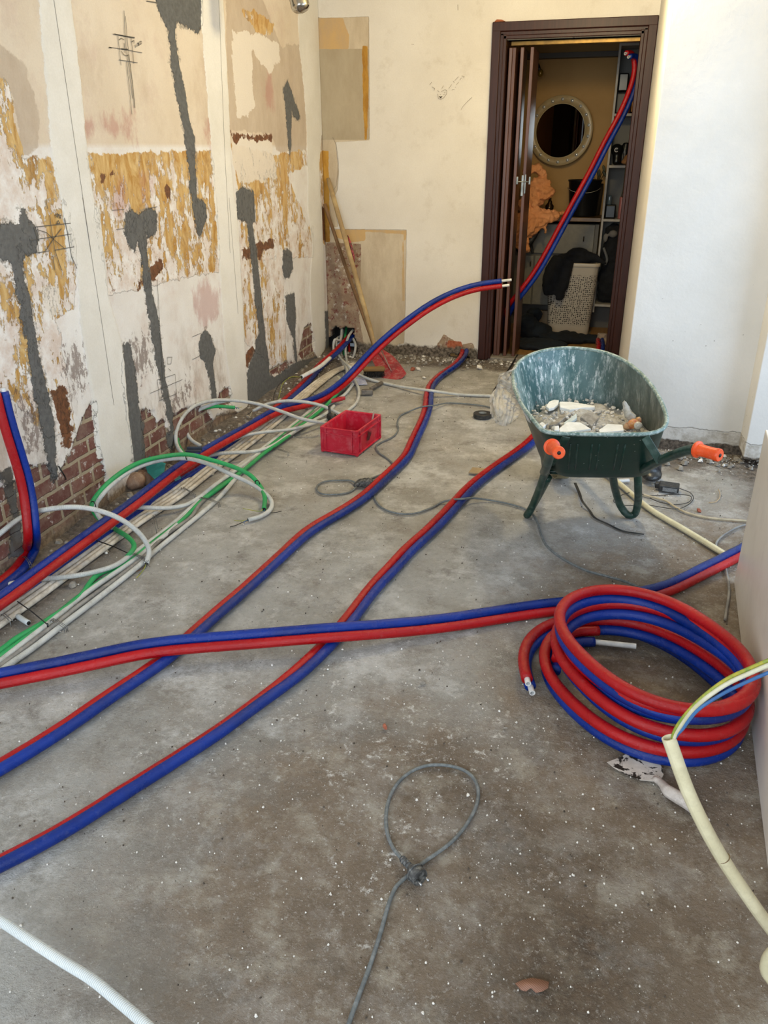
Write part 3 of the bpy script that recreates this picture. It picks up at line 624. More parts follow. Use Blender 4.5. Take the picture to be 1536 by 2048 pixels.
# pair that leans diagonally up through the doorway
Fp = [ony(1262, 118, 6.16), ony(1274, 112, 6.18)]
Fp = [ony(1256, 110, 6.05), ony(1264, 105, 6.10), ony(1274, 112, 6.15), ony(1275, 140, 6.15), ony(1266, 175, 6.14), ony(1243, 230, 6.12), ony(1213, 285, 6.10), ony(1183, 345, 6.08), ony(1150, 405, 6.05), ony(1120, 460, 6.03), ony(1096, 505, 6.0), ony(1068, 552, 5.98), ony(1037, 592, 5.97), np.array([-.64, 6.0, .36]), np.array([-.70, 6.1, .20]), np.array([-.72, 6.2, .05])]
twin('red and blue pipe pair leaning diagonally up through the doorway', Fp, 0, ends=(0,), endlen=.02, offs=[(1, .1, -.6)]*3+[(1, .2, -.5)]*6, sm=30)

# the coil
def coil():
    def rad(r0, th, n=0): return r0+.040*math.cos(2*(th-math.radians(-52)))
    key = [(-.045, .200, 1.975, .335, .035), (.25, .203, 1.972, .300, .045), (.6, .207, 1.966, .278, .050), (1.0, .207, 1.966, .272, .052), (1.6, .225, 1.957, .264, .100), (2.0, .227, 1.955, .262, .118), (2.5, .230, 1.965, .262, .165), (3.0, .231, 1.970, .262, .184),
           (3.6, .228, 1.966, .258, .176), (4.0, .220, 1.965, .236, .12), (4.4, .218, 1.965, .232, .070), (5.0, .216, 1.966, .236, .055), (5.2, .216, 1.97, .23, .05)]
    kt = [k[0] for k in key]; P = []; n = 430
    for i in range(n):
        t = kt[0]+(kt[-1]-kt[0])*i/(n-1)
        cx, cy, r, z = [np.interp(t, kt, [k[q] for k in key]) for q in (1, 2, 3, 4)]
        th = math.radians(178)-2*math.pi*t
        rr = rad(r-.006, th)
        P.append(np.array([cx+rr*math.cos(th), cy+rr*math.sin(th), z]))
    P = P[:-12]
    return P
CP = coil()
def smooth_pts(P, it=6):
    P = np.array(P)
    for _ in range(it): P[1:-1] = (P[:-2]+2*P[1:-1]+P[2:])/4
    return P
t = thing('coiled_pipe_pair', 'large loose coil of red and blue pipe on the floor by the white board', 'pipe', (.22, 1.96, 0))
CP = smooth_pts(CP, 8)
inner = [np.array(p) for p in (onz(1112, 1330, .05), onz(1122, 1290, .04), onz(1150, 1275, .035), onz(1196, 1272, .033))]
main = CP[:330]
tail = [main[-1]]
Rr = [Vector(p) for p in main]; Rb = [Vector((p[0], p[1], p[2]-.0318)) for p in main]
# inside bottom the lower turn lies flat
for i, p in enumerate(main):
    a = np.array([p[0]-.22, p[1]-1.96, 0]); a /= np.linalg.norm(a)
    tl = -.35+.2*math.sin(i*.03)
    Rb[i] = Vector(p+np.array([a[0]*math.sin(tl)*.0318, a[1]*math.sin(tl)*.0318, -.0318*math.cos(tl)]))
    if Rb[i].z < .017: 
        dz = .017-Rb[i].z; Rb[i].z = .017; Rr[i].z += dz*.6
b = MB(); b.tube(Rb, RH*1.03, n=18); cb = b.build('blue_pipe', BLUE, t)
b = MB(); b.tube(Rr, RH*1.03, n=18); cr = b.build('red_pipe', RED, t)
d0 = Rr[0]-Rr[2]; pipe_end(cr, Rr[0], d0+Vector((0, -.004, -.002)), .02); pipe_end(cb, Rb[0], Rb[0]-Rb[2], .03)
ic = curve(inner, .01)
b = MB(); b.tube([Vector(p)+Vector((0, .012, .012)) for p in ic], RH, n=16); ri = b.build('red_pipe', RED, t)
b = MB(); b.tube([Vector(p)+Vector((0, -.014, -.012)) for p in ic[:-1]], RH, n=16); bi = b.build('blue_pipe', BLUE, t)
e = np.array(ic[-2])+np.array([0, -.014, -.012]); pipe_end(bi, e, np.array([1.0, .03, .02]), .125, r=.0088)

# wire ties on the twins
WIRE = simple('binding wire', '8E9092', '5E5F60', rough=.4, metal=.7)
def ring(mb, c, t, ra, rb, r=.0012, n=20, a0=0.0, a1=6.2832):
    t = Vector(t).normalized(); s = t.cross(Vector((0, 0, 1))).normalized(); u = s.cross(t)
    mb.tube([Vector(c)+s*ra*math.cos(a0+(a1-a0)*k/n)+u*rb*math.sin(a0+(a1-a0)*k/n) for k in range(n+1)], r, n=6)
b = MB(); c = onz(886, 747, .02); ring(b, c, (.3, .9, 0), .036, .02); b.tube([Vector(c)+Vector((.03, 0, .01)), Vector(c)+Vector((.06, -.04, .015)), Vector(c)+Vector((.085, -.10, .003))], .001, n=6)
tag(b.build('wire_tie', WIRE), 'thin wire tie around the pipe pair near the hole beside door', 'wire tie')
b = MB(); c = onz(52, 1126, .022); ring(b, c, (.5, .8, 0), .038, .022); ring(b, (c[0]+.006, c[1]+.006, c[2]), (.55, .8, .1), .038, .022)
tag(b.build('wire_tie', WIRE), 'twisted wire tie around the pipe pair at the left edge', 'wire tie')
# ================================================================== electrical conduits
def ribbed(name, c, c2, dirt, pitch=.0036, amt=.5, rough=.5):
    m = Mt(name); uvn = m.node('ShaderNodeUVMap'); mp = m.mapped((0, 1/pitch, 1), v=uvn.outputs[0])
    w = m.node('ShaderNodeTexWave', bands_direction='Y', wave_profile='SIN'); m.L.new(mp, w.inputs[0]); w.inputs['Scale'].default_value = .3183
    col = m.mix(m.rng(m.noise(6, 5), .35, .65), c, c2)
    col = m.mix(m.ma('MULTIPLY', m.rng(m.noise(18, 7, .75), .48, .7), amt), col, dirt)
    col = m.mix(m.rng(w.outputs['Fac'], .3, 0, 0, .35), col, dirt)
    return m.out(col, rough, 0, m.bump(w.outputs['Fac'], .0011, .9))
GREEN = ribbed('green corrugated conduit', '0B9A50', '16AC5E', '6E8C70', amt=.35)
WHITE_C = ribbed('white corrugated conduit', 'D6D9D8', 'C4C7C5', '8C867B', amt=.5)
BRIGHT_C = ribbed('clean white corrugated conduit', 'D9E0E2', 'CBD3D6', 'A9ADAB', amt=.3, pitch=.0042)
GREY_C = simple('grey cable sheath', '6F6E6D', '8A8986', rough=.55, scale=12, dirt='A69E94', dirt_amt=.5)
RIGID = simple('dusty rigid conduit', 'D8D2C8', 'BDB4A8', rough=.65, scale=9, dirt='7A6E5E', dirt_amt=.55)
CREAM = simple('cream rigid conduit', 'DAD3B4', 'CFC7A6', rough=.38, scale=14, dirt='9A8F74', dirt_amt=.3)
W_BLK = simple('black wire', '16181A', rough=.45); W_BLU = simple('blue wire', '2E5C93', '3D6BA0', rough=.4)
W_YG = simple('yellow green wire', 'A8A03A', '6F8A3A', rough=.4, scale=60); W_WHT = simple('white wire', 'CFCBB5', 'BDB898', rough=.4); W_BRN = simple('brown wire', '5B3A2A', rough=.5)
def conduit(name, label, cat, pts, r, m, group=None, z=None, step=.012, wires=(), n=12, loc=None, parent=None, caps=True):
    P = fl(pts, z) if z is not None else [np.array(p, float) for p in pts]
    K = curve(P, step); b = MB(); b.tube(K, r, n=n, caps=caps)
    if parent is not None: return b.build(name, m, parent), K
    if not wires:
        o = b.build(name, m); tag(o, label, cat, group); return o, K
    t = thing(name, label, cat, K[0], group); sl = b.build('conduit', m, t)
    rnd = random.Random(len(label))
    for (e, cols, ln, spread) in wires:
        p = K[-1] if e else K[0]; d = (K[-1]-K[-4]) if e else (K[0]-K[3]); d = d/np.linalg.norm(d)
        bb = MB(); bb.tube([p+d*.0004, p+d*.0009], r*.72, n=12); bb.build('bore', HOLLOW, t)
        for i, c in enumerate(cols):
            a = np.array([rnd.uniform(-1, 1), rnd.uniform(-1, 1), rnd.uniform(-.35, .1)])*spread
            q = [p-d*.02, p+d*ln*.35+a*ln*.2, p+d*ln*.7+a*ln*.7, p+d*ln+a*ln*1.2]
            for v in q[1:]: v[2] = max(v[2], .003)
            bw = MB(); bw.tube(curve(q, .006), .0016, n=7); bw.build('wire', c, t)
    return t, K
GB = 'cable bundle along the left wall'
# dusty rigid conduits lying side by side
mid = [(712, 728), (675, 741), (643, 762), (597, 800), (545, 843), (480, 893), (415, 938), (350, 990), (270, 1042), (163, 1120), (65, 1190), (0, 1235), (-80, 1290)]
mid3 = fl(mid, .011); offs = (-.036, -.012, .012, .036)
nm = ['nearest the wall', 'second from the wall', 'third from the wall', 'nearest the green conduits']
for i, o_ in enumerate(offs):
    P = []
    for j, p in enumerate(mid3):
        t_ = mid3[min(j+1, len(mid3)-1)]-mid3[max(j-1, 0)]; t_ /= np.linalg.norm(t_); s_ = np.array([-t_[1], t_[0], 0])
        P.append(p+s_*(-o_)*(1-.12*math.sin(j*.9+i))*min(1, .45+j*.12)+np.array([0, 0, .002*((j+i) % 2)]))
    conduit('rigid_conduit', 'dusty white rigid conduit along the left wall, '+nm[i], 'conduit', P, .0098, RIGID, 'dusty rigid conduits along the left wall', n=12)
# conduits of the green and white bundle
conduit('corrugated_conduit', 'outermost white corrugated conduit of the floor bundle, edging the bare floor', 'conduit', [(706, 768, .03), (688, 790), (646, 815), (594, 860), (545, 894), (496, 930), (433, 1000), (358, 1063), (303, 1108), (283, 1127), (204, 1190), (124, 1251), (62, 1299), (20, 1328), (-60, 1390)], .0098, WHITE_C, 'white conduits of the floor bundle', z=.0105)
conduit('cable', 'dark grey cable between the white conduits of the floor bundle', 'cable', [(703, 766, .03), (686, 780), (640, 815), (585, 858), (530, 899), (480, 937), (400, 1008), (381, 1035), (325, 1075), (287, 1115), (208, 1176), (156, 1213), (120, 1242), (0, 1333), (-60, 1378)], .0085, GREY_C, z=.010)
conduit('corrugated_conduit', 'inner white corrugated conduit of the bundle, between grey cable and green conduit', 'conduit', [(697, 763, .03), (680, 775), (650, 805), (596, 845), (546, 883), (480, 930), (410, 990), (342, 1060), (303, 1092), (277, 1114), (182, 1179), (101, 1244), (0, 1323), (-60, 1370)], .0098, WHITE_C, 'white conduits of the floor bundle', z=.0105)
conduit('corrugated_conduit', 'straight green corrugated conduit in the floor bundle', 'conduit', [(689, 762, .03), (672, 782), (640, 812), (592, 850), (540, 892), (486, 934), (410, 995), (368, 1037), (300, 1090), (260, 1124), (163, 1190), (94, 1245), (0, 1314), (-60, 1358)], .0098, GREEN, z=.0105)
conduit('corrugated_conduit', 'pale corrugated conduit leaving the bundle beside the green one', 'conduit', [(682, 762, .03), (660, 790), (622, 820), (570, 862), (515, 905), (450, 957), (396, 1003), (345, 1048), (300, 1083), (262, 1110, .02), (225, 1133, .03), (180, 1146, .03), (146, 1152, .03), (98, 1157, .03), (49, 1162, .02), (5, 1172, .02), (-60, 1190, .02)], .0095, WHITE_C, z=.012)
conduit('corrugated_conduit', 'second green corrugated conduit, lying on the bundle from crate to corner', 'conduit', [(694, 765, .04), (672, 790, .035), (640, 822, .03), (600, 853, .03), (566, 880, .028), (530, 905, .025), (490, 938, .02), (440, 975, .015), (405, 1000, .012)], .0095, GREEN, z=.03)
# long looping conduits
conduit('corrugated_conduit', 'green corrugated conduit arching over the pipes with bare wire ends', 'conduit',
        fl([(-60, 1340), (0, 1302), (33, 1277), (91, 1243), (156, 1197), (195, 1150), (234, 1132), (258, 1110, .025), (268, 1094, .03), (260, 1078, .03), (221, 1052, .03), (192, 1030, .06), (184, 1008, .11), (200, 983, .15), (234, 951, .18), (277, 926, .19), (326, 913, .18), (375, 909, .18), (423, 920, .16), (470, 935, .12), (500, 950, .08), (520, 972, .045), (529, 992, .025), (528, 1018, .014)], .012), .0098, GREEN, wires=((1, (W_YG, W_BLU, W_BLK), .11, 1.1),))
conduit('corrugated_conduit', 'white corrugated conduit arching beside the green one to frayed black wires', 'conduit',
        fl([(226, 1056, .035), (200, 1036, .06), (191, 1012, .10), (206, 988, .14), (240, 956, .165), (282, 932, .17), (330, 919, .16), (375, 917, .155), (420, 929, .13), (465, 950, .09), (500, 966, .05), (530, 986, .03), (543, 1003, .014), (539, 1021), (520, 1033), (496, 1040)], .012), .0098, WHITE_C, wires=((1, (W_BLK, W_BLU, W_YG), .07, .9),))
conduit('corrugated_conduit', 'white corrugated conduit arching over the pipes at the far left', 'conduit',
        fl([(-70, 1130, .12), (0, 1067, .17), (49, 1032, .20), (100, 1018, .215), (163, 1015, .21), (221, 1029, .18), (262, 1052, .13), (288, 1078, .08), (298, 1101, .04), (293, 1127, .014)], .012), .0098, WHITE_C, wires=((1, (W_BLK, W_YG, W_BRN), .05, .9),))
conduit('corrugated_conduit', 'short pale conduit branching from bundle beneath the green arch', 'conduit', [(245, 1015, .07), (290, 1015, .05), (330, 1016, .03), (368, 1011, .02), (395, 997, .02), (430, 970, .025), (470, 942, .025), (520, 905, .02)], .0095, WHITE_C, z=.02)
conduit('corrugated_conduit', 'pale conduit crossing the rigid ones in front of the red crate', 'conduit', [(405, 915, .03), (440, 907, .05), (470, 905, .05), (506, 903, .04), (540, 894, .03), (575, 872, .03), (620, 845, .03), (655, 825, .03), (668, 812, .03)], .0095, WHITE_C, z=.03)
conduit('corrugated_conduit', 'thin pale conduit crossing towards the left side of the red crate', 'conduit', [(440, 893, .04), (483, 873, .06), (529, 864, .06), (578, 859, .05), (625, 848, .045), (655, 838, .04), (675, 826, .04)], .0085, WHITE_C, z=.03)
t1, _ = conduit('corrugated_conduit', 'largest pale conduit loop against the brick, ending at the crate', 'conduit',
        fl([(385, 925, .03), (363, 905, .06), (353, 887, .08), (352, 866, .12), (363, 838, .17), (389, 812, .2), (425, 801, .2), (470, 801, .18), (520, 809, .15), (563, 823, .12), (605, 838, .10), (643, 845, .08), (664, 848, .04), (680, 846, .03)], .03), .0095, WHITE_C)
conduit('corrugated_conduit', 'inner pale conduit loop against the brick, returning under the pipes', 'conduit',
        fl([(402, 892, .03), (383, 880, .05), (373, 863, .08), (376, 846, .11), (392, 824, .15), (418, 811, .17), (445, 803, .18), (470, 800, .17)], .03), .0095, WHITE_C)
conduit('corrugated_conduit', 'green corrugated conduit loop against the brick with cut wire ends', 'conduit',
        fl([(372, 912, .03), (358, 893, .06), (356, 868, .09), (370, 840, .13), (394, 821, .15), (430, 813, .16), (470, 815, .15)], .03), .0095, GREEN, wires=((1, (W_BLK, W_BLU, W_YG), .03, .7),))
conduit('corrugated_conduit', 'pale conduit arching from the wall to the crate corner', 'conduit',
        fl([(506, 822, .05), (535, 808, .09), (570, 802, .11), (610, 804, .11), (645, 812, .09), (672, 824, .06), (690, 834, .035)], .03), .0095, WHITE_C, wires=((0, (W_WHT, W_WHT, W_BLK), .035, .8),))
# grey cables pouring out of the hole in the corner
hk = [('grey conduit from the corner hole running right across the floor', [ony(684, 653, 5.86), ony(680, 680, 5.70), ony(669, 680, 5.62), ony(667, 697, 5.6), ony(678, 713, 5.5), onz(701, 735, .10), onz(716, 748, .04), onz(741, 759, .012), onz(790, 771, .011), onz(850, 780, .035), onz(866, 782, .04), onz(920, 789, .011), onz(990, 792, .011), onz(1060, 797, .011), onz(1150, 800, .011)], WHITE_C),
      ('grey conduit looping from the corner hole down to the crate', [ony(706, 660, 5.86), ony(697, 673, 5.75), ony(691, 695, 5.66), ony(693, 720, 5.55), onz(703, 748, .05), onz(712, 765, .02), onz(718, 783, .012), onz(712, 806, .012), onz(697, 820, .012), onz(680, 835, .02)], WHITE_C),
      ('leftmost grey conduit curling out of the corner hole', [ony(681, 672, 5.86), ony(673, 680, 5.74), ony(675, 700, 5.66), ony(682, 720, 5.55), onz(694, 745, .05), onz(686, 768, .03), onz(668, 790, .03)], WHITE_C),
      ('grey conduit hanging straight down in the corner hole', [ony(686, 660, 5.88), ony(681, 690, 5.72), ony(683, 712, 5.64), ony(686, 738, 5.55), onz(688, 752, .02), onz(684, 765, .02)], WHITE_C),
      ('right grey conduit bowing inside the corner hole', [ony(700, 668, 5.88), ony(711, 690, 5.72), ony(709, 706, 5.66), ony(702, 724, 5.58), onz(703, 745, .05), onz(699, 762, .03)], WHITE_C),
      ('green conduit deep in the corner hole', [ony(693, 655, 5.95), ony(690, 675, 5.80), ony(688, 700, 5.72), ony(692, 730, 5.6), onz(690, 756, .04), onz(683, 766, .03)], GREEN),
      ('dark red pipe deep in the corner hole', [ony(699, 675, 5.97), ony(698, 690, 5.84), ony(699, 710, 5.78), ony(697, 722, 5.7)], RED)]
for l, p, mm in hk: conduit('corrugated_conduit' if mm is not RED else 'pipe', l, 'conduit' if mm is not RED else 'pipe', p, .0092, mm)
# rigid white conduit on the wall side with bare wires
t_, K = conduit('rigid_conduit', 'short white rigid conduit with loose wires beside the grey cement wall', 'conduit', [onz(660, 716, .10), onz(640, 733, .085), onz(603, 754, .07)], .013, PEX)
b = MB(); b.tube([Vector(K[-1]), Vector(K[-1])+(Vector(K[-1])-Vector(K[-3])).normalized()*.001], .0095, n=14); b.build('bore', HOLLOW, t_)
for i, (c, q) in enumerate(((W_BLK, [(603, 754, .07), (575, 757, .10), (556, 772, .09), (548, 790, .05), (548, 808, .02)]), (W_YG, [(603, 754, .07), (580, 755, .10), (565, 768, .08), (560, 785, .04), (557, 798, .02)]), (W_BRN, [(603, 754, .07), (590, 762, .06), (585, 772, .03)]))):
    b = MB(); b.tube(curve(fl(q, 0), .008), .0022, n=7); b.build('wire', c, t_)
conduit('cable', 'thin black cable hanging from the brick down to the pipes', 'cable', [onx(117, 932, XL+.01), onx(128, 950, XL+.02), onz(140, 975, .10), onz(160, 994, .05), onz(180, 1006, .03)], .0028, W_BLK)
# cut off piece
t_, K = conduit('conduit_offcut', 'short cut piece of white conduit lying beside the rigid conduits', 'conduit', [(35, 1232), (47, 1240), (57, 1246)], .0092, BRIGHT_C, z=.0095)
b = MB(); b.tube([K[-1], K[-1]+(K[-1]-K[-3])*.08], .0065, n=12); b.build('bore', HOLLOW, t_)
# metal straps and ties over the bundle
for i, (a, c_, l) in enumerate((((100, 1240), (128, 1256), 'wire tie across the green and white bundle, nearest the lower left'), ((262, 1108), (292, 1124), 'wire tie across the green and white bundle beside the frayed conduit'), ((399, 996), (436, 1007), 'wire tie across the bundle below the green arch'), ((530, 893), (575, 906), 'wire tie across the bundle just in front of the crate'))):
    p = onz(*a, .024); q = onz(*c_, .024); b = MB()
    for dd in (0, .006, .011):
        o_ = np.array([dd*.3, dd, 0]); b.tube([p+o_-[0, 0, .02], p+o_, (p+q)/2+o_+[0, 0, .004], q+o_, q+o_-[0, 0, .02]], .0011, n=6)
    tag(b.build('wire_tie', WIRE), l, 'wire tie')
for i, (a, c_, l) in enumerate((((2, 1228), (20, 1243), 'twisted wire strap over the rigid conduits at the left edge'), ((306, 1030), (312, 1058), 'wire hook standing beside the rigid conduits'), ((362, 975), (388, 990), 'wire strap over the rigid conduits below the green arch'))):
    p = onz(*a, .024); q = onz(*c_, .024); b = MB()
    b.tube([p-[0, 0, .02], p, (p+q)/2+[0, 0, .004], q, q-[0, 0, .02]], .0013, n=6); b.tube([p+[.005, .008, 0], q+[.005, .008, -.002]], .0013, n=6)
    tag(b.build('wire_strap', WIRE), l, 'wire strap')
for a, c_, l in (((35, 1203), (95, 1249), 'black cable tie tail over the rigid conduits at lower left'), ((193, 1081), (262, 1109), 'black cable tie tail running to the green conduit bend')):
    p = onz(*a, .028); q = onz(*c_, .026); b = MB(); b.tube([p, (p+q)/2+[0, 0, .004], q], .0022, n=6); b.tube([q+[0, 0, .004], q-[0, 0, .015]], .003, n=6)
    tag(b.build('cable_tie', W_BLK), l, 'cable tie')
for (x, y, z_), l in (((187, 1010, .11), 'black tie ring on the green arch at its left foot'), ((373, 912, .17), 'black tie band at the top of the green arch'), ((515, 967, .055), 'black tie band low on the right of the green arch')):
    b = MB(); c = onz(x, y, z_); dv = Vector((.3, .9, 0)) if x != 373 else Vector((1, .25, 0)); ring(b, c, dv, .013, .016, .0022, n=16)
    tag(b.build('cable_tie', W_BLK), l, 'cable tie')
# loop plate near the arch
b = MB(); c = onz(387, 902, .14); b.box(c, (.07, .02, .012), (0, 0, .3), bev=.003); b.box(c+[0, .012, .008], (.07, .006, .02), (0, 0, .3), bev=.002)
tag(b.build('mounting_bracket', simple('dark bracket', '2C3440', rough=.5)), 'small dark bracket resting on the blue pipe near the green arch', 'bracket')
# foreground corrugated conduit lower left
conduit('corrugated_conduit', 'clean white corrugated conduit at the bottom left corner', 'conduit', [(-40, 1818, .05), (0, 1841, .05), (65, 1884, .05), (130, 1926, .05), (182, 1958, .05), (234, 2000, .05), (294, 2052, .05), (330, 2090, .05)], .0098, BRIGHT_C, z=.05)
# stub of conduit with three wires, right foreground
Kp = [ond(1337, 1475, 1.42), ond(1375, 1580, 1.43), ond(1410, 1655, 1.44), ond(1445, 1717, 1.46), ond(1490, 1785, 1.48), ond(1540, 1855, 1.5), ond(1600, 1930, 1.52)]
K = curve([np.array(p) for p in Kp], .012)
t_ = thing('rigid_conduit', 'cream rigid conduit stub rising at the lower right with coloured wires', 'conduit', K[-1])
b = MB(); b.tube(K, .0125, n=20, caps=False); b.tube(K[:5], .0098, n=20, caps=False)
fr = frames([Vector(K[0]), Vector(K[1])])[0]; V = []
for rr in (.0125, .0098):
    for k in range(20): a = 2*math.pi*k/20; V.append(Vector(K[0])+(fr[1]*math.cos(a)+fr[2]*math.sin(a))*rr)
b.add(V, [(k, (k+1) % 20, 20+(k+1) % 20, 20+k) for k in range(20)]); b.build('conduit', CREAM, t_)
b = MB(); b.tube([K[4], K[5]], .0097, n=14); b.build('bore', simple('inside of conduit', '8D8460'), t_)
b = MB(); ring(b, ond(1446, 1716, 1.46), K[-1]-K[0], .0126, .0126, .0011); b.build('scorch_mark', simple('scorch', '5B4732', '8A7350'), t_)
for i, (c, dy) in enumerate(((W_YG, -7), (W_WHT, 3), (W_BLU, 18))):
    q = [K[3], ond(1345+i*2, 1477, 1.415), ond(1356+i*4, 1452+dy*.4, 1.40), ond(1395, 1408+dy*.7, 1.37), ond(1450, 1367+dy, 1.34), ond(1500, 1343+dy, 1.31), ond(1560, 1318+dy, 1.28), ond(1640, 1290+dy, 1.25)]
    b = MB(); b.tube(curve([np.array(p) for p in q], .01), .0031 if i != 1 else .0042, n=10); b.build('wire', c, t_)
# cream conduit lying right of the wheelbarrow
conduit('rigid_conduit', 'long cream rigid conduit lying on the floor behind the wheelbarrow legs', 'conduit', [(1200, 938), (1240, 968), (1300, 1018), (1360, 1054), (1400, 1078), (1452, 1110)], .0118, CREAM, z=.012)
conduit('conduit_offcut', 'short white conduit piece on the floor under the wheelbarrow', 'conduit', [(1226, 963), (1258, 961)], .009, PEX, z=.0095)
conduit('cable', 'beige cable winding from the wheelbarrow legs to the white board', 'cable', [(1270, 985), (1300, 993), (1330, 1001), (1352, 1015), (1378, 1027), (1420, 1036), (1490, 1042), (1530, 1046)], .0048, simple('beige cable', 'B9AC93', 'A3967D', rough=.6, scale=15), z=.006)
conduit('cable', 'dark grey cable snaking under the pipe pair beside the white board', 'cable', [(1510, 1048), (1485, 1051), (1455, 1065), (1436, 1080), (1432, 1092), (1445, 1107), (1452, 1140), (1458, 1180), (1452, 1225), (1450, 1240)], .0048, GREY_C, z=.006)
# ================================================================== wheelbarrow
def tray_material():
    m = Mt('green barrow paint'); g = m.node('ShaderNodeNewGeometry')
    sep = m.node('ShaderNodeSeparateXYZ'); m.L.new(m.obj(), sep.inputs[0]); z = sep.outputs[2]
    ins = m.attr('inside')
    n1 = m.noise(16, 9, .75, m.mapped((1, 1, .5))); n2 = m.noise(60, 6, .7, m.mapped((1, 1, .22))); n3 = m.noise(4, 5, .6)
    col = m.mix(m.rng(n3, .35, .65), '17392F', '0F2B24')
    icol = m.mix(m.rng(n3, .35, .65), '4B6E70', '36575A')
    icol = m.mix(m.rng(n1, .47, .66, 0, .8), icol, '9DB4B3')
    icol = m.mix(m.ma('MULTIPLY', m.rng(n2, .535, .6), m.rng(n1, .38, .55)), icol, 'DCE2E2')
    icol = m.mix(m.ma('MULTIPLY', m.rng(m.noise(30, 9, .8, m.mapped(loc=(5, 1, 0))), .60, .63), m.rng(n3, .4, .6)), icol, '9C7468')
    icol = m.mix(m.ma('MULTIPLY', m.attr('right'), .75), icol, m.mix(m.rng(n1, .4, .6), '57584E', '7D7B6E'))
    col = m.mix(ins, m.mix(m.rng(m.voro(34), .07, .04), col, 'C7CDC9'), icol)
    col = m.mix(m.ma('MULTIPLY', m.rng(n3, .5, .7), .25), col, '6F827D')
    return m.out(col, .42, 0, m.bump(m.noise(25, 5), .0015, .4))
TRAY = tray_material()
FRAME = simple('green frame paint', '143A30', '0E2A23', rough=.38, scale=8, dirt='6B7C76', dirt_amt=.35)
ORANGE = simple('orange grip', 'E8541E', 'D94A17', rough=.45, scale=20, dirt='F0A080', dirt_amt=.2)
rim_px = [(1073, 848), (1084, 860), (1104, 866), (1150, 868), (1200, 869), (1250, 869), (1300, 867), (1324, 859), (1333, 845), (1331, 826), (1318, 795), (1296, 762), (1268, 735), (1238, 716), (1205, 704), (1170, 698), (1135, 696), (1100, 699), (1068, 707), (1042, 721), (1028, 742), (1027, 765), (1034, 790), (1047, 815), (1060, 832)]
rim = curve([onz(x, y, .54+.13*(869-y)/173.0) for x, y in rim_px], .02, closed=True)
NR = len(rim); cen = rim.mean(0)
BC = np.array([.025, 3.10, .285])
ax = np.array([-.27, .963, 0]); lt = np.array([.963, .27, 0])
def tray_ring(s):
    """s=0 rim .. 1 bottom"""
    out = []
    for p in rim:
        d = p-cen; u = d@lt; v = d@ax
        k = s**1.0
        ul = u*(1-.22*k); vl = v*(1-.50*k if v > 0 else 1-.30*k)
        q = BC*k+cen*(1-k); q = q+lt*ul+ax*vl
        z = p[2]*(1-k)+BC[2]*k
        out.append(np.array([q[0], q[1], z]))
    return np.array(out)
rings = []; prof = [(0, 0), (.2, .2), (.45, .45), (.68, .68), (.84, .84), (.93, .94)]
for s, _ in prof: rings.append(tray_ring(s))
r5 = tray_ring(.97); c5 = r5.mean(0)
for k, zz in ((.93, 0.006), (.8, .0), (.4, .0), (.05, .0)):
    r = c5+(r5-c5)*k; r[:, 2] = BC[2]+zz; rings.append(r)
def shell(inset, name, ins, parent):
    V = []; cc = np.array([BC[0], BC[1]])
    for r in rings:
        for p in r:
            d = p[:2]-(cen[:2]*.5+cc*.5); L = np.linalg.norm(d); q = p.copy()
            q[:2] -= d/L*inset*(1 if L > .05 else 0); q[2] += inset*.6 if inset else 0
            V.append(q)
    Fc = [(i*NR+j, i*NR+(j+1) % NR, (i+1)*NR+(j+1) % NR, (i+1)*NR+j) for i in range(len(rings)-1) for j in range(NR)]
    Fc.append(tuple((len(rings)-1)*NR+j for j in range(NR)))
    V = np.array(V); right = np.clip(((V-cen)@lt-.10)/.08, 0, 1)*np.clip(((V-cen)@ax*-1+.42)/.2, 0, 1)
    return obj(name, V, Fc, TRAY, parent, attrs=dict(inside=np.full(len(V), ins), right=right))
wbt = thing('wheelbarrow', 'green builder\'s wheelbarrow with orange grips holding rubble', 'wheelbarrow', (0, 3.1, 0))
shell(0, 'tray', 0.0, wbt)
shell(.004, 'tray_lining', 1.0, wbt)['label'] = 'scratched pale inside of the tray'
rm = MB(); rm.tube([Vector(p) for p in rim], .0075, n=12, closed=True)
RIMM = simple('scuffed rim', '56716B', '90A29E', rough=.5, scale=30, lo=.4, hi=.7, dirt='D6DCDB', dirt_amt=.7); rm.build('rim', RIMM, wbt)
# pressed ribs in the near wall
rb = MB()
for x in (1150, 1194, 1246):
    p1 = onz(x-2, 884, .50); p2 = onz(x-5, 920, .35)
    a_ = p1+np.array([0, .006, 0])
    def near(s, x0):
        r = [q for q in tray_ring(s) if (q-cen)@ax < -.12]; r.sort(key=lambda q: q[0]); xs_ = [q[0] for q in r]
        return np.array([x0, np.interp(x0, xs_, [q[1] for q in r]), np.interp(x0, xs_, [q[2] for q in r])])
    for dx in (-.012, .012):
        rb.tube([near(s, p1[0]+dx)+np.array([0, -.001, 0]) for s in (.2, .4, .6, .75)], .003, n=8)
rb.build('pressed_rib', FRAME, wbt)
lab = MB(); 
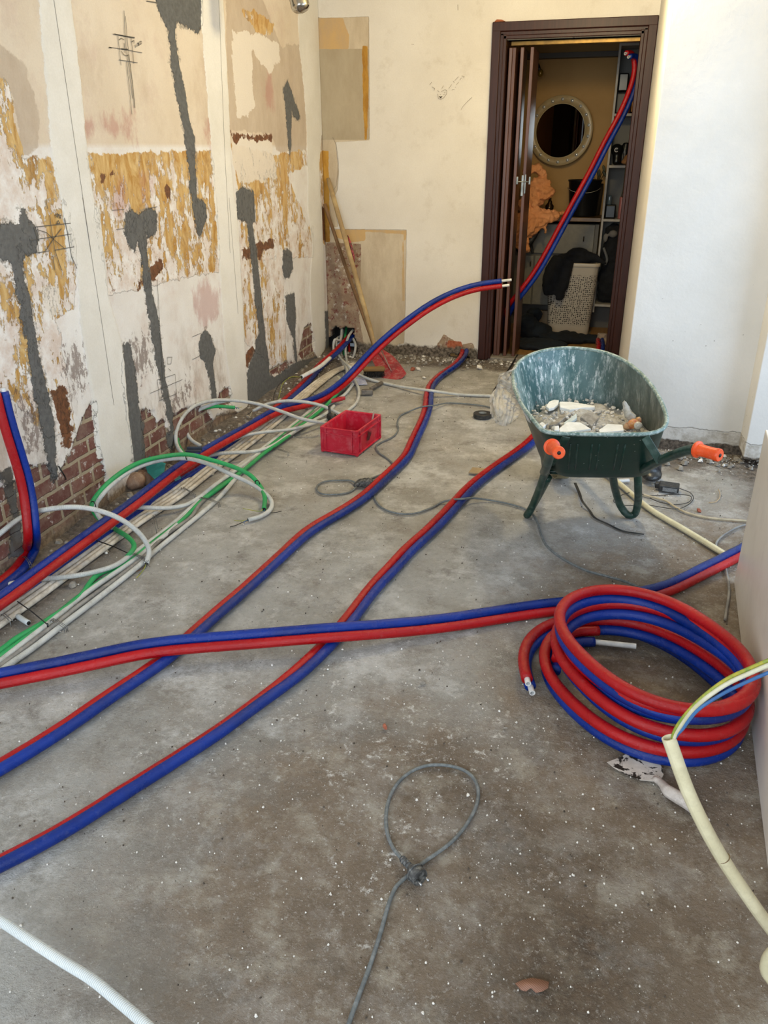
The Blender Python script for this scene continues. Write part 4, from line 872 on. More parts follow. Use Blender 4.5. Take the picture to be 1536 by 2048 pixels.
# pale scrape on the left side of the tray
# frame tubes
RT = .0155
def ft(px, r=RT, step=.015): b = MB(); b.tube(curve([onz(x, y, z) for x, y, z in px], step), r, n=16); return b
crossbar = MB(); crossbar.tube([onz(1092, 941, .27), onz(1180, 944, .27), onz(1272, 944, .27)], .014, n=14); crossbar.build('crossbar', FRAME, wbt)
wheelC = np.array([-.115, 3.60, .165])
ls = ft([(1103, 893, .585), (1100, 908, .53), (1092, 936, .42), (1088, 944, .33)]); ls.tube(curve([onz(1088, 944, .33), onz(1092, 942, .27), wheelC-lt*.09], .03), RT, n=16); ls.build('handle_tube', FRAME, wbt)
rs = ft([(1393, 897, .60), (1370, 902, .565), (1330, 917, .48), (1290, 936, .36), (1272, 944, .27)]); rs.tube([onz(1272, 944, .27), wheelC+lt*.09], RT, n=16); rs.build('handle_tube', FRAME, wbt)
def leg(px): ft(px, RT).build('leg', FRAME, wbt)
leg([(1095, 925, .37), (1086, 958, .25), (1070, 1000, .10), (1060, 1022, .035), (1054, 1030, .0165), (1058, 1024, .02), (1072, 1000, .09), (1096, 955, .26)])
leg([(1224, 944, .27), (1232, 985, .135), (1243, 1015, .045), (1256, 1030, .0165), (1268, 1029, .02), (1275, 1010, .075), (1276, 970, .20), (1275, 944, .27)])
for a_, b_ in (((1133, 872, .535), (1100, 930, .40)), ((1290, 872, .535), (1321, 925, .455))):
    st = MB(); p = onz(*a_); q = onz(*b_); p[1] -= .01; d = (q-p); L = np.linalg.norm(d)
    z_ = Vector(d/L); x_ = Vector((1, .15, 0)); y_ = z_.cross(x_).normalized(); x_ = y_.cross(z_)
    Mx = Matrix(((x_[0], y_[0], z_[0], (p[0]+q[0])/2), (x_[1], y_[1], z_[1], (p[1]+q[1])/2), (x_[2], y_[2], z_[2], (p[2]+q[2])/2), (0, 0, 0, 1)))
    st.box((0, 0, 0), (.028, .005, L), bev=.002, M=Mx); st.build('strut', FRAME, wbt, smooth=False)
def grip(p, q):
    p = Vector(p); q = Vector(q); d = (q-p).normalized(); L = (q-p).length
    b = MB(); prof = [(0, .023), (.003, .0255), (.008, .0255), (.012, .0195), (.03, .018), (L-.02, .018), (L-.010, .0195), (L-.003, .0195), (L, .017)]
    b.tube([p+d*s for s, r in prof], [r for s, r in prof], n=28); g = b.build('grip', ORANGE, wbt, auto=50)
    c = MB(); c.tube([q+d*.0002, q+d*.001], .0058, n=16); c.build('grip_hole', simple('hole', '1C0E0A'), g)
def deep(p): return (np.array(p)-CO) @ CF
pL = np.array(onz(1103, 893, .585)); grip(pL, ond(1118, 906, deep(pL)-.10))
pR = np.array(onz(1392, 898, .60)); grip(pR, ond(1440, 911, deep(pR)-.065))
wh = MB(); wm_ = Matrix.Translation(wheelC) @ Matrix(((ax[0], 0, lt[0], 0), (ax[1], 0, lt[1], 0), (0, 1, 0, 0), (0, 0, 0, 1)))
wh.lathe([(.095, -.030), (.125, -.042), (.150, -.040), (.160, -.026), (.165, 0), (.160, .026), (.150, .040), (.125, .042), (.095, .030)], n=48, M=wm_)
for k in range(44):
    a = 2*math.pi*k/44; c = Vector((math.cos(a)*.164, math.sin(a)*.164, 0))
    wh.box((0, 0, 0), (.006, .009, .06), bev=.002, M=wm_ @ Matrix.Translation(c) @ Matrix.Rotation(a, 4, 'Z'))
wo = wh.build('wheel', simple('dusty tyre', '8A8062', '6E6448', rough=.85, scale=14), wbt, auto=40)
wh = MB(); wh.lathe([(.02, -.045), (.028, -.03), (.09, -.02), (.097, -.032), (.097, .032), (.09, .02), (.028, .03), (.02, .045), (0, .045)], n=32, M=wm_); wh.build('hub', FRAME, wo, auto=40)
wh = MB(); wh.cyl(wheelC-lt*.10, wheelC+lt*.10, .008); wh.build('axle', simple('steel', '6B6E70', metal=.9, rough=.4), wbt)

# rubble inside the tray
def in_tray(s_): return tray_ring(s_)
def rubble():
    def at_level(zt):
        out = []
        for j in range(NR):
            s_ = (rim[j][2]-zt)/(rim[j][2]-BC[2]); d = rim[j]-cen; u = d@lt; v = d@ax
            q = BC*s_+cen*(1-s_)+lt*u*(1-.22*s_)+ax*v*(1-(.5 if v > 0 else .3)*s_); out.append(np.array([q[0], q[1], zt]))
        return np.array(out)
    z0 = .450; base = at_level(z0-.02)
    V = []; Fc = []; n = 46; rs_ = 20
    r0 = base.copy(); c0 = r0[:, :].mean(0)
    idx = np.linspace(0, NR, n, endpoint=False).astype(int)
    for i in range(rs_):
        k = 1-i/(rs_-1)*.98
        for j in idx:
            p = c0+(r0[j]-c0)*k*.97
            h = z0+.035*(1-k)+.020*mnoise.noise(Vector((p[0]*16, p[1]*16, 1)))+.014*mnoise.noise(Vector((p[0]*50, p[1]*50, 4)))-.02*k**4
            V.append((p[0], p[1], h+.05*max(0, (p-cen)@ax)))
    Fc = [(i*n+j, i*n+(j+1) % n, (i+1)*n+(j+1) % n, (i+1)*n+j) for i in range(rs_-1) for j in range(n)]
    Fc.append(tuple((rs_-1)*n+j for j in range(n)))
    m = Mt('mortar rubble'); n1 = m.noise(26, 8, .75); n2 = m.noise(90, 5, .7)
    col = m.mix(m.rng(n1, .38, .62), 'D2CEC7', 'E6E3DE'); col = m.mix(m.rng(n2, .5, .6), col, 'EBE8E3'); col = m.mix(m.rng(n2, .42, .34), col, '989289')
    m.out(col, .95, 0, m.bump(m.ma('ADD', m.ma('MULTIPLY', n1, 2), n2), .010, 1.0))
    return obj('rubble', V, Fc, m.m), c0
ro, rc = rubble(); tag(ro, 'heap of crumbled grey mortar rubble in the wheelbarrow', 'rubble', kind='stuff')
def shard(rnd, c, size, flat=.35):
    b = bmesh.new(); bmesh.ops.create_icosphere(b, subdivisions=1, radius=1)
    for v in b.verts: v.co = Vector((v.co.x*size*rnd.uniform(.6, 1.2), v.co.y*size*rnd.uniform(.5, 1.1), v.co.z*size*flat*rnd.uniform(.6, 1.2)))
    from mathutils import Euler
    return b, Matrix.Translation(c) @ Euler((rnd.uniform(-.6, .6), rnd.uniform(-.6, .6), rnd.uniform(0, 6.3))).to_matrix().to_4x4()
PLA = simple('white plaster lump', 'EEECE8', 'D2CDC6', rough=.9, scale=25, bump=.002); GRYC = simple('grey mortar lump', 'A8A299', '847E76', rough=.95, scale=30, bump=.003); GRYR = simple('dry mortar', 'DAD6CF', 'B9B3AA', rough=.95, scale=30, bump=.003)
rnd = random.Random(5); R32 = tray_ring(.32)
mm = MB()
for i in range(230):
    j = rnd.randrange(NR); k = rnd.random()**.6*.9; p = rc+(R32[j]-rc)*k
    b, M_ = shard(rnd, (p[0], p[1], .452+.035*(1-k)+.05*max(0, (p-cen)@ax)), rnd.uniform(.004, .014), .6); mm.bm(b, M_)
tag(mm.build('mortar_crumbs', GRYR, smooth=False), 'loose grey mortar crumbs on the rubble in the wheelbarrow', 'crumbs', kind='stuff')
def slab(name, label, cat, px, z, th, m, tilt=(0, 0)):
    P = [np.array(onz(x, y, z)) for x, y in px]; c = sum(P)/len(P)
    P = [p+np.array([0, 0, (p-c)[0]*tilt[0]+(p-c)[1]*tilt[1]]) for p in P]
    b = MB(); b.prism(P, (0, 0, 0), (0, 0, -th)); o = b.build(name, m, smooth=False); bv = o.modifiers.new('b', 'BEVEL'); bv.width = th*.2; bv.segments = 2
    return tag(o, label, cat)
WB = simple('wet plaster white', 'EDEEEE', 'DDDEDC', rough=.7, scale=20, bump=.001)
slab('plaster_piece', 'rounded white plaster piece at the back left of the rubble', 'plaster piece', [(1092, 812), (1098, 803), (1108, 799), (1118, 800), (1117, 808), (1108, 815), (1098, 817)], 0.488, .012, WB)
slab('plaster_piece', 'long white plaster piece with brick-coloured underside on the rubble', 'plaster piece', [(1119, 803), (1140, 803), (1165, 807), (1190, 811), (1190, 814), (1165, 815), (1140, 819), (1120, 814)], 0.493, .014, WB)
slab('brick_shard', 'orange brick shard under the long white plaster piece', 'brick shard', [(1120, 813), (1135, 816), (1158, 817), (1148, 823), (1130, 820)], 0.483, .014, simple('orange brick', '9A5334', 'B36F4C', scale=40, bump=.002))
slab('mortar_slab', 'grey mortar slab at the left of the rubble', 'mortar slab', [(1098, 846), (1113, 832), (1130, 828), (1132, 836), (1115, 847)], 0.478, .018, GRYC, (.3, 0))
slab('plaster_piece', 'white angular plaster piece nearest the left rim', 'plaster piece', [(1078, 846), (1084, 842), (1092, 850), (1086, 855)], 0.493, .016, WB, (.2, 0))
slab('plaster_piece', 'pale bluish plaster strip in the middle of the rubble', 'plaster piece', [(1128, 842), (1152, 833), (1154, 838), (1130, 847)], 0.488, .012, simple('bluish plaster', 'C5CFCF', 'AEB8B8'), (0, .3))
slab('plaster_piece', 'white square plaster block by the near rim', 'plaster piece', [(1108, 852), (1118, 850), (1118, 860), (1108, 860)], 0.498, .02, WB)
slab('plaster_piece', 'broad white plaster sheet by the near rim of the barrow', 'plaster piece', [(1118, 854), (1135, 845), (1160, 848), (1182, 860), (1120, 861)], 0.488, .008, WB, (.1, .1))
slab('plaster_piece', 'white plaster sheet by the near rim, right of the broad one', 'plaster piece', [(1198, 858), (1215, 850), (1245, 852), (1248, 860), (1200, 862)], 0.488, .009, WB, (0, .15))
slab('mortar_slab', 'flat grey mortar slab in the middle right of the rubble', 'mortar slab', [(1160, 835), (1180, 826), (1200, 832), (1185, 845)], 0.493, .016, GRYC, (-.2, .2))

# ---- soft lumps: voxel-remeshed soft shapes
def blob(name, parts, vox, m, parent=None, disp=0.0, ds=8, smooth=3, seed=0):
    b = MB()
    for q in parts:
        if q[0] == 'b': b.ball(q[1], q[2], n=8, M=q[3] if len(q) > 3 else None)
        else: b.tube(curve([np.array(p) for p in q[1]], vox), q[2] if not hasattr(q[2], '__len__') else list(np.interp(np.linspace(0, 1, len(curve([np.array(p) for p in q[1]], vox))), np.linspace(0, 1, len(q[2])), q[2])), n=10)
    o = b.build(name, m, parent)
    r = o.modifiers.new('r', 'REMESH'); r.mode = 'VOXEL'; r.voxel_size = vox; r.use_smooth_shade = True
    s = o.modifiers.new('s', 'SMOOTH'); s.iterations = smooth; s.factor = .5
    if disp:
        tx = bpy.data.textures.new(name, 'CLOUDS'); tx.noise_scale = ds; tx.noise_depth = 2
        d = o.modifiers.new('d', 'DISPLACE'); d.texture = tx; d.strength = disp; d.mid_level = .5; d.texture_coords = 'LOCAL'
    return o
def film(name, c, alpha, rough=.3):
    m = Mt(name); n = m.noise(11, 6, .6, m.mapped((1.6, 1.6, .45)), dist=.8); nr = m.bump(n, .004, .7)
    m.out(c, rough, 0, nr)
    tl = m.node('ShaderNodeBsdfTranslucent'); m.put(tl.inputs[0], c); m.L.new(nr, tl.inputs['Normal'])
    tp = m.node('ShaderNodeBsdfTransparent'); a = m.node('ShaderNodeMixShader'); b = m.node('ShaderNodeMixShader')
    a.inputs[0].default_value = .5; m.L.new(m.b.outputs[0], a.inputs[1]); m.L.new(tl.outputs[0], a.inputs[2])
    m.put(b.inputs[0], m.rng(n, .38, .62, alpha-.15, alpha+.25)); m.L.new(tp.outputs[0], b.inputs[1]); m.L.new(a.outputs[0], b.inputs[2])
    m.L.new(b.outputs[0], m.n['Material Output'].inputs[0])
    return m.m
# clear plastic sheet hanging over the left side
def sheet(name, rows, m, label, cat, wr=.012, close=False, fr=9):
    """rows: list of polylines (pixel x, y, height) from top to hem"""
    R = [curve([onz(*p) for p in r], .02) for r in rows]; n = 44
    G = [np.array([[np.interp(t, np.linspace(0, 1, len(r)), r[:, k]) for k in range(3)] for t in np.linspace(0, 1, n)]) for r in R]
    cols = np.array([curve([g[j] for g in G], .008*0+.02)[np.linspace(0, -1+len(curve([g[j] for g in G], .02)), 40).astype(int)] for j in range(n)])
    V = []; 
    for j in range(n):
        for i in range(40):
            p = cols[j, i]; f = wr*mnoise.noise(Vector((j*.42, i*.10, 2)))*2+wr*.5*mnoise.noise(Vector((j*.9, i*.3, 9)))
            V.append((p[0]-f*.8, p[1]-f, p[2]+f*.4))
    Fc = grid_faces(n, 40)
    o = obj(name, V, Fc, m); sd = o.modifiers.new('t', 'SOLIDIFY'); sd.thickness = .0008
    return tag(o, label, cat)
sheet('plastic_sheet', [[(1040, 800, .60), (1032, 772, .61), (1026, 748, .63), (1034, 728, .65)],
                        [(1062, 850, .52), (1040, 800, .575), (1018, 760, .60), (1028, 735, .66)],
                        [(1052, 820, .50), (1022, 790, .52), (1000, 770, .54), (1010, 745, .62)],
                        [(1042, 822, .46), (1016, 805, .46), (994, 790, .47), (996, 765, .54)],
                        [(1034, 836, .40), (1014, 830, .38), (990, 820, .38), (984, 795, .44)],
                        [(1026, 842, .37), (1012, 852, .34), (996, 848, .34), (982, 828, .38)]], film('milky plastic film', 'F6F3EC', .5), 'crumpled clear plastic sheet hanging over the left rim of the wheelbarrow', 'plastic sheet', .009)
o = blob('food_wrapper', [('b', onz(1268, 848, .50), (.025, .02, .02)), ('b', onz(1258, 852, .48), (.022, .016, .016)), ('b', onz(1276, 842, .50), (.016, .014, .02))], .006, simple('wrapper', 'C88A4A', 'D9B48C', rough=.35, scale=22, dirt='B9404A', dirt_amt=.9), disp=.012, ds=.02); tag(o, 'crumpled orange and red wrapper at the right end of the rubble', 'wrapper')
o = blob('plastic_bag', [('t', [onz(1247, 802, .57), onz(1252, 815, .545), onz(1258, 830, .52), onz(1268, 838, .505)], [.005, .012, .018, .02]), ('b', onz(1276, 852, .50), (.018, .016, .016))], .006, simple('crinkled clear bag', 'A39D92', 'C7C2B8', rough=.3, scale=30), disp=.012, ds=.025); tag(o, 'small crinkled plastic bag against the right inner side of the barrow', 'plastic bag')
# unidentified dark round thing behind the right side, built as a generic bundle
o = blob('rubber_lump', [('b', onz(1300, 930, .065), (.055, .06, .05)), ('b', onz(1303, 948, .03), (.05, .075, .026)), ('b', onz(1296, 915, .10), (.035, .04, .04))], .01, simple('black rubber', '14171C', '23282E', rough=.35, scale=9, dirt='A4A8AA', dirt_amt=.25)); tag(o, 'dark rubber bundle on the floor behind the right side of the wheelbarrow', 'rubber bundle')
o.name = 'rubber_bundle'

# ================================================================== red crate
cr_ = thing('crate', 'dusty red plastic crate standing on the floor beside the cable bundle', 'crate', onz(695, 890, 0))
CRED = simple('dusty red plastic', 'B8142F', 'C2203A', rough=.45, scale=6, dirt='CF8C94', dirt_amt=.3)
A_ = onz(643, 903, 0); B_ = onz(705, 912, 0); D_ = onz(741, 878, 0)
ux = (B_-A_); uy = (D_-B_); W_ = np.linalg.norm(ux); L_ = np.linalg.norm(uy); ux /= W_; uy = uy-ux*(uy@ux); uy /= np.linalg.norm(uy)
W_ = .205; L_ = .30
Mc = Matrix(((ux[0], uy[0], 0, A_[0]), (ux[1], uy[1], 0, A_[1]), (0, 0, 1, 0), (0, 0, 0, 1)))
Hc = .135; T = .006
b = MB(); bx = lambda c, s, bev=.0015: b.box(c, s, bev=bev, M=Mc)
bx((W_/2, L_/2, .006), (W_-.01, L_-.01, .01))
for y in (T, L_-T): bx((W_/2, y, Hc/2), (W_-.012, T, Hc-.004))
for x in (T, W_-T): bx((x, L_/2, Hc/2), (T, L_-.012, Hc-.004))
for z, h in ((Hc-.004, .009), (Hc-.032, .006), (.010, .008)):
    for y in (.001, L_-.001): bx((W_/2, y, z), (W_, .008, h))
    for x in (.001, W_-.001): bx((x, L_/2, z), (.008, L_, h))
for x in (.004, .03, W_-.03, W_-.004):
    for y in (0, L_): bx((x, y, Hc/2), (.004, .009, Hc-.01))
for y in (.004, .035, L_-.035, L_-.004):
    for x in (0, W_): bx((x, y, Hc/2), (.009, .004, Hc-.01))
for x, y in ((.006, .006), (W_-.006, .006), (.006, L_-.006), (W_-.006, L_-.006)): bx((x, y, Hc/2), (.014, .014, Hc))
b.build('body', CRED, cr_, smooth=False)
b = MB()
for y in (.08, .14, .20): b.box((W_/2, y, .011), (W_-.02, .003, .004), M=Mc)
b.build('floor_rib', CRED, cr_, smooth=False)
# faint dark emblem on the long side
em = MB(); pts = [(.115, .05), (.135, .045), (.15, .06), (.15, .08), (.135, .095), (.12, .09), (.128, .072), (.113, .066)]
em.prism([Mc @ Vector((W_+.0042, y, z)) for y, z in pts], (0, 0, 0), Vector(ux)*.0008)
em.prism([Mc @ Vector((W_+.0042, y, z)) for y, z in [(.155, .06), (.165, .075), (.160, .09), (.153, .08)]], (0, 0, 0), Vector(ux)*.0008)
em.build('emblem', simple('emblem', '4A1018', rough=.6), cr_, smooth=False)
b = MB(); b.tube([Mc @ Vector((W_-.03, L_-.09, .03)), Mc @ Vector((W_-.02, L_-.045, .155))], .0045, n=10); tag(b.build('pencil', simple('grey rod', '8F7C78', rough=.5)), 'thin grey rod leaning inside the red crate', 'rod')
b = MB(); c = onz(660, 832, .06); b.tube([c+[-.02, .02, -.03], c, c+[.03, -.01, .0]], [.012, .02, .018], n=14); b.tube([c+[.0, .0, .0], c+[-.01, .02, .05]], .007, n=10); b.box(c+[.03, -.01, -.01], (.05, .04, .035), (0, 0, .4), bev=.008)
tag(b.build('socket_plug', simple('black plastic', '1A1B1C', '2A2B2C', rough=.45)), 'black plastic plug and clamp lying at the back corner of the red crate', 'plug')
b = MB(); c = onz(672, 800, .03); b.box(c, (.09, .03, .02), (0, 0, .9), bev=.006); b.box(c+[.02, .04, 0], (.05, .02, .02), (0, 0, .5), bev=.005)
tag(b.build('pliers', simple('red grip', 'A3252F', rough=.5)), 'small red tool lying on the conduits behind the crate', 'tool')

# ================================================================== tools at the back wall
WOOD = simple('worn wood', 'A88A5E', '8B6E45', rough=.7, scale=8); WOOD2 = simple('pale worn wood', 'B59C6F', '99805A', rough=.7, scale=8)
sh = thing('shovel', 'flat shovel with red blade and wooden handle leaning in the corner', 'shovel', onz(775, 750, 0))
tip = ony(656, 357, 5.765)
sk = onz(752, 700, .10); sk = ony(752, 700, 5.42)
K = curve([tip, (np.array(tip)+sk)/2+np.array([.004, -.004, 0]), sk], .05); b = MB(); b.tube(K, np.interp(np.linspace(0, 1, len(K)), [0, .04, .9, 1], [.013, .0165, .017, .013]), n=14); b.build('handle', WOOD2, sh)
SR = simple('red painted steel', 'A3202C', '8E2530', rough=.42, scale=14, dirt='B9ADA6', dirt_amt=.45)
bl = [(736, 702), (752, 692), (770, 702), (785, 712), (800, 728), (813, 748), (804, 757), (780, 763), (769, 764), (757, 745), (745, 722)]
def blz(x, y): t = (y-692)/72; return ony(x, y, 5.50-.42*t)
b = MB(); P = [np.array(blz(x, y)) for x, y in bl]; nrm = np.cross(P[3]-P[0], P[7]-P[0]); nrm /= np.linalg.norm(nrm); nrm *= np.sign(nrm[2]) if abs(nrm[2]) > .01 else 1
b.prism(P, (0, 0, 0), nrm*.004); o = b.build('blade', SR, sh, smooth=False)
b = MB(); b.tube([np.array(blz(752, 693))+nrm*.008, np.array(blz(764, 712))+nrm*.014, np.array(blz(784, 746))+nrm*.006], [.017, .013, .003], n=12); b.build('socket', SR, sh)
b = MB(); b.tube([np.array(blz(763, 706))+nrm*.024, np.array(blz(772, 724))+nrm*.02, np.array(blz(783, 744))+nrm*.01], [.005, .0045, .002], n=8); b.build('socket_rib', simple('bare steel', 'A6A3A0', rough=.35, metal=.8), sh)
bt_ = thing('broom', 'broom with thin brown wooden handle leaning left of the shovel', 'broom', onz(742, 740, 0))
b = MB(); b.tube(curve([ony(649, 408, 5.74), ony(690, 530, 5.68), ony(735, 655, 5.60), ony(750, 700, 5.50), ony(757, 725, 5.42)], .06), .0125, n=12); b.build('handle', simple('brown wood', '7B5C3A', '694C2E', rough=.7, scale=8), bt_)
c = onz(748, 738, .055); b = MB(); b.box(c, (.15, .045, .03), (0, 0, .35), bev=.01); b.build('broom_head', simple('head wood', '8A6A3C', rough=.7), bt_)
b = MB(); rnd = random.Random(3)
for i in range(260):
    u = rnd.uniform(-.07, .07); v = rnd.uniform(-.02, .02); p = c+np.array([u*.94-v*.34, u*.34+v*.94, -.015]); b.tube([p, p+[rnd.uniform(-.012, .012), rnd.uniform(-.02, .005), -.036]], .0012, n=4)
tag(b.build('bristles', simple('black bristle', '17130F'), bt_), kind='stuff')
b = MB(); P_ = [ony(697, 470, 5.69), ony(702, 485, 5.68), ony(708, 510, 5.66), ony(710, 524, 5.655)]
b.tube([np.array(p)+[0, -.02, 0] for p in P_], [.003, .009, .010, .004], n=10); b.build('tape_wrap', simple('torn dark label', '2A1618', 'A33A40', rough=.5, scale=40), sh)
hm = thing('hammer', 'dusty dark hammer lying on the floor in front of the shovel', 'hammer', onz(735, 785, 0))
MET = simple('dusty dark metal', '5A5550', '7A746C', rough=.6, metal=.2, scale=25)
p0 = onz(724, 784, .02); p1 = onz(745, 784, .02); b = MB(); d = p1-p0; b.box((p0+p1)/2, (np.linalg.norm(d)*1.1, .035, .034), (0, 0, math.atan2(d[1], d[0])), bev=.006); b.build('hammer_head', MET, hm, smooth=False)
b = MB(); b.tube([onz(742, 778, .02), onz(752, 772, .017), onz(763, 766, .014)], [.012, .013, .014], n=10); b.build('handle', MET, hm)
PAP = Mt('printed paper'); w = PAP.wave(42, PAP.mapped(rot=(0, 0, .5)), bands='Y'); PAP.out(PAP.mix(PAP.ma('MULTIPLY', PAP.rng(w, .6, .8), PAP.rng(PAP.noise(60, 2), .45, .5)), 'C9CEE3', '8B93C4'), .8)
pv = [onz(x, y, z) for x, y, z in ((692, 765, .03), (705, 753, .012), (722, 755, .006), (730, 758, .004), (735, 769, .003), (718, 770, .003), (704, 768, .012))]
b = MB(); b.prism(pv, (0, 0, 0), (0, 0, .0006)); tag(b.build('paper_sheet', PAP.m, smooth=False), 'small printed paper lying between the cables and the hammer', 'paper')
b = MB(); b.prism([onz(x, y, .03) for x, y in ((673, 751), (680, 753), (684, 764), (679, 760))], (0, 0, 0), (0, 0, .0006)); tag(b.build('paper_scrap', simple('paper', 'B9BDB0'), smooth=False), 'scrap of pale paper at the foot of the cables in the corner', 'paper')

# ================================================================== things on the floor
tr = thing('tape_roll', 'black roll of tape lying flat near the plastic sheet', 'tape roll', onz(965, 833, 0))
b = MB(); c = onz(965, 834, 0); b.lathe([(.022, .002), (.022, .024), (.052, .024), (.054, .022), (.054, .002), (.052, 0), (.022, 0)], c=c, n=40); b.build('tape', simple('black tape', '1C1D1E', '343637', rough=.4, scale=40), tr, auto=40)
b = MB(); b.lathe([(.0215, .003), (.0215, .0255), (.0235, .0255)], c=c, n=30); b.build('core', simple('grey core', '6B6F70'), tr)
slab('wood_chip', 'thin flat wood piece on the floor left of the middle pipe run', 'wood piece', [(937, 944), (945, 934), (976, 937), (970, 948)], .012, .008, simple('pale wood', 'A99776', '968264'))
b = MB(); P = [onz(x, y, z) for x, y, z in ((1150, 966, .02), (1158, 985, .006), (1166, 1005, .02), (1178, 1020, .005), (1190, 1036, .003), (1215, 1048, .003), (1245, 1062, .003), (1288, 1069, .004))]
K = curve(P, .01); V = []
for i, p in enumerate(K):
    t_ = K[min(i+1, len(K)-1)]-K[max(i-1, 0)]; t_ /= np.linalg.norm(t_); s_ = np.cross([0, 0, 1], t_); s_ /= np.linalg.norm(s_); w_ = .0065 if i < 14 else .005
    V += [p+s_*w_, p-s_*w_, p-s_*w_+[0, 0, .0015], p+s_*w_+[0, 0, .0015]]
Fc = [(4*i+a, 4*i+(a+1) % 4, 4*i+4+(a+1) % 4, 4*i+4+a) for i in range(len(K)-1) for a in range(4)]+[(0, 1, 2, 3), tuple(4*(len(K)-1)+a for a in (3, 2, 1, 0))]
tag(obj('strapping_band', V, Fc, simple('black strap', '1B1D1E', rough=.4), smooth=False), 'bent black strapping band on the floor between the wheelbarrow legs', 'strapping band')
ad = thing('power_adapter', 'black power adapter with thin cable on the floor right of the wheelbarrow', 'power adapter', onz(1338, 978, 0))
BP = simple('black adapter plastic', '1B1C1E', '26282A', rough=.5, dirt='8C8A86', dirt_amt=.2); ca = onz(1338, 974, .018); rz = -.12
b = MB(); b.box(ca, (.088, .062, .030), (0, 0, rz), bev=.005); b.build('adapter_body', BP, ad, smooth=False)
b = MB(); b.box(ca+[-.048, .015, 0], (.022, .03, .026), (0, 0, rz), bev=.004); pb = b.build('plug_block', BP, ad, smooth=False)
b = MB()
for dy in (.006, .026): b.cyl(ca+[-.058, dy, 0], ca+[-.078, dy+.002, 0], .0022, n=8)
b.build('pin', simple('pins', '9A9C9C', metal=.9, rough=.3), pb)
b = MB(); b.box(ca+[.002, -.0318, -.002], (.062, .001, .018), (0, 0, rz)); lp = b.build('rating_label', simple('grey label', '8E9092', '5E6163', scale=260, rough=.6), ad, smooth=False)
b = MB(); b.tube(curve(fl([(1357, 976, .018), (1365, 979, .014), (1378, 984, .006), (1386, 992, .006), (1385, 1001, .006), (1372, 1012, .005), (1352, 1018, .008), (1320, 1014, .004), (1290, 1009, .004), (1268, 1011, .018), (1245, 1010, .004), (1228, 1004, .004), (1230, 997, .004), (1262, 985, .018), (1300, 991, .004), (1350, 989, .004), (1378, 991, .006), (1383, 997, .01), (1376, 1005, .004), (1345, 1009, .004), (1318, 1004, .004), (1300, 996, .004)], 0), .006), .0018, n=7); b.build('thin_cable', BP, ad)
# grey extension lead in the foreground with its plug
CAB = simple('dusty grey cable', '5A6063', '6A7073', rough=.6, scale=30, dirt='9AA0A2', dirt_amt=.45); PLG = simple('dusty black rubber', '2A2B2D', '4A4B4C', rough=.6, scale=40, dirt='9C9D9A', dirt_amt=.7)
el = thing('extension_cable', 'grey cable with a looped end and black plug in the foreground', 'cable', onz(830, 1745, 0))
b = MB(); b.tube(curve(fl([(680, 2110), (700, 2040), (720, 1985), (742, 1925), (762, 1862), (780, 1800), (793, 1772), (810, 1756), (826, 1742), (848, 1724), (880, 1702), (905, 1682), (930, 1653), (948, 1622), (956, 1598), (955, 1572), (944, 1552), (925, 1539), (895, 1531), (862, 1530), (832, 1538), (805, 1556), (786, 1580), (775, 1610), (772, 1645), (777, 1675), (787, 1697), (800, 1713, .012), (808, 1722, .016)], .0048), .012), .0044, n=10); b.build('cord', CAB, el)
p = np.array(onz(803, 1716, .014)); q = np.array(onz(852, 1768, .020)); d = (q-p)/np.linalg.norm(q-p)
b = MB(); prof = [(0, .006), (.004, .008)]+[(.006+.004*k, .0085 if k % 2 else .0066) for k in range(7)]+[(.034, .010), (.040, .0135), (.046, .0175), (.050, .019), (.060, .0195), (.068, .019)]
b.tube([p+d*s for s, r in prof], [r for s, r in prof], n=22); pl = b.build('plug', PLG, el, auto=40)
b = MB(); e = p+d*.068; s_ = np.cross(d, [0, 0, 1]); s_ /= np.linalg.norm(s_)
for k in (-1, 1): b.cyl(e+s_*k*.0095, e+s_*k*.0095+d*.018, .0024, n=10)
b.build('pin', simple('plug pins', 'A2A4A6', metal=.9, rough=.3), pl)
b = MB(); ring(b, p+d*.050, d, .0195, .0195, .0022, n=24); b.build('collar', PLG, pl)
# extension lead across the middle with wrapped connection
ec = thing('extension_cable', 'dark grey cable winding from plastic sheet to a taped connection by the middle pipes', 'cable', onz(722, 965, 0))
b = MB(); b.tube(curve(fl([(1030, 840, .006), (990, 818), (955, 810), (900, 806), (868, 811, .03), (856, 812, .038), (842, 814, .03), (820, 822), (801, 831), (795, 845), (796, 860), (785, 874), (762, 885), (752, 893), (758, 905), (777, 919), (789, 934), (780, 943), (760, 950), (742, 957), (732, 961, .012)], .0048), .012), .0046, n=9)
b.build('cord', CAB, ec)
b = MB(); b.tube(curve(fl([(712, 966, .012), (700, 961), (675, 961), (650, 963), (636, 970), (634, 980), (645, 988), (672, 989), (700, 984), (712, 974, .01)], .0048), .012), .0046, n=9); b.build('cord', CAB, ec)
o = blob('taped_joint', [('t', [onz(708, 972, .014), onz(720, 966, .02), onz(732, 966, .02), onz(742, 968, .018)], [.010, .018, .022, .020]), ('b', onz(738, 965, .024), (.02, .022, .022))], .004, PLG, disp=.010, ds=.02); adopt(o, ec)
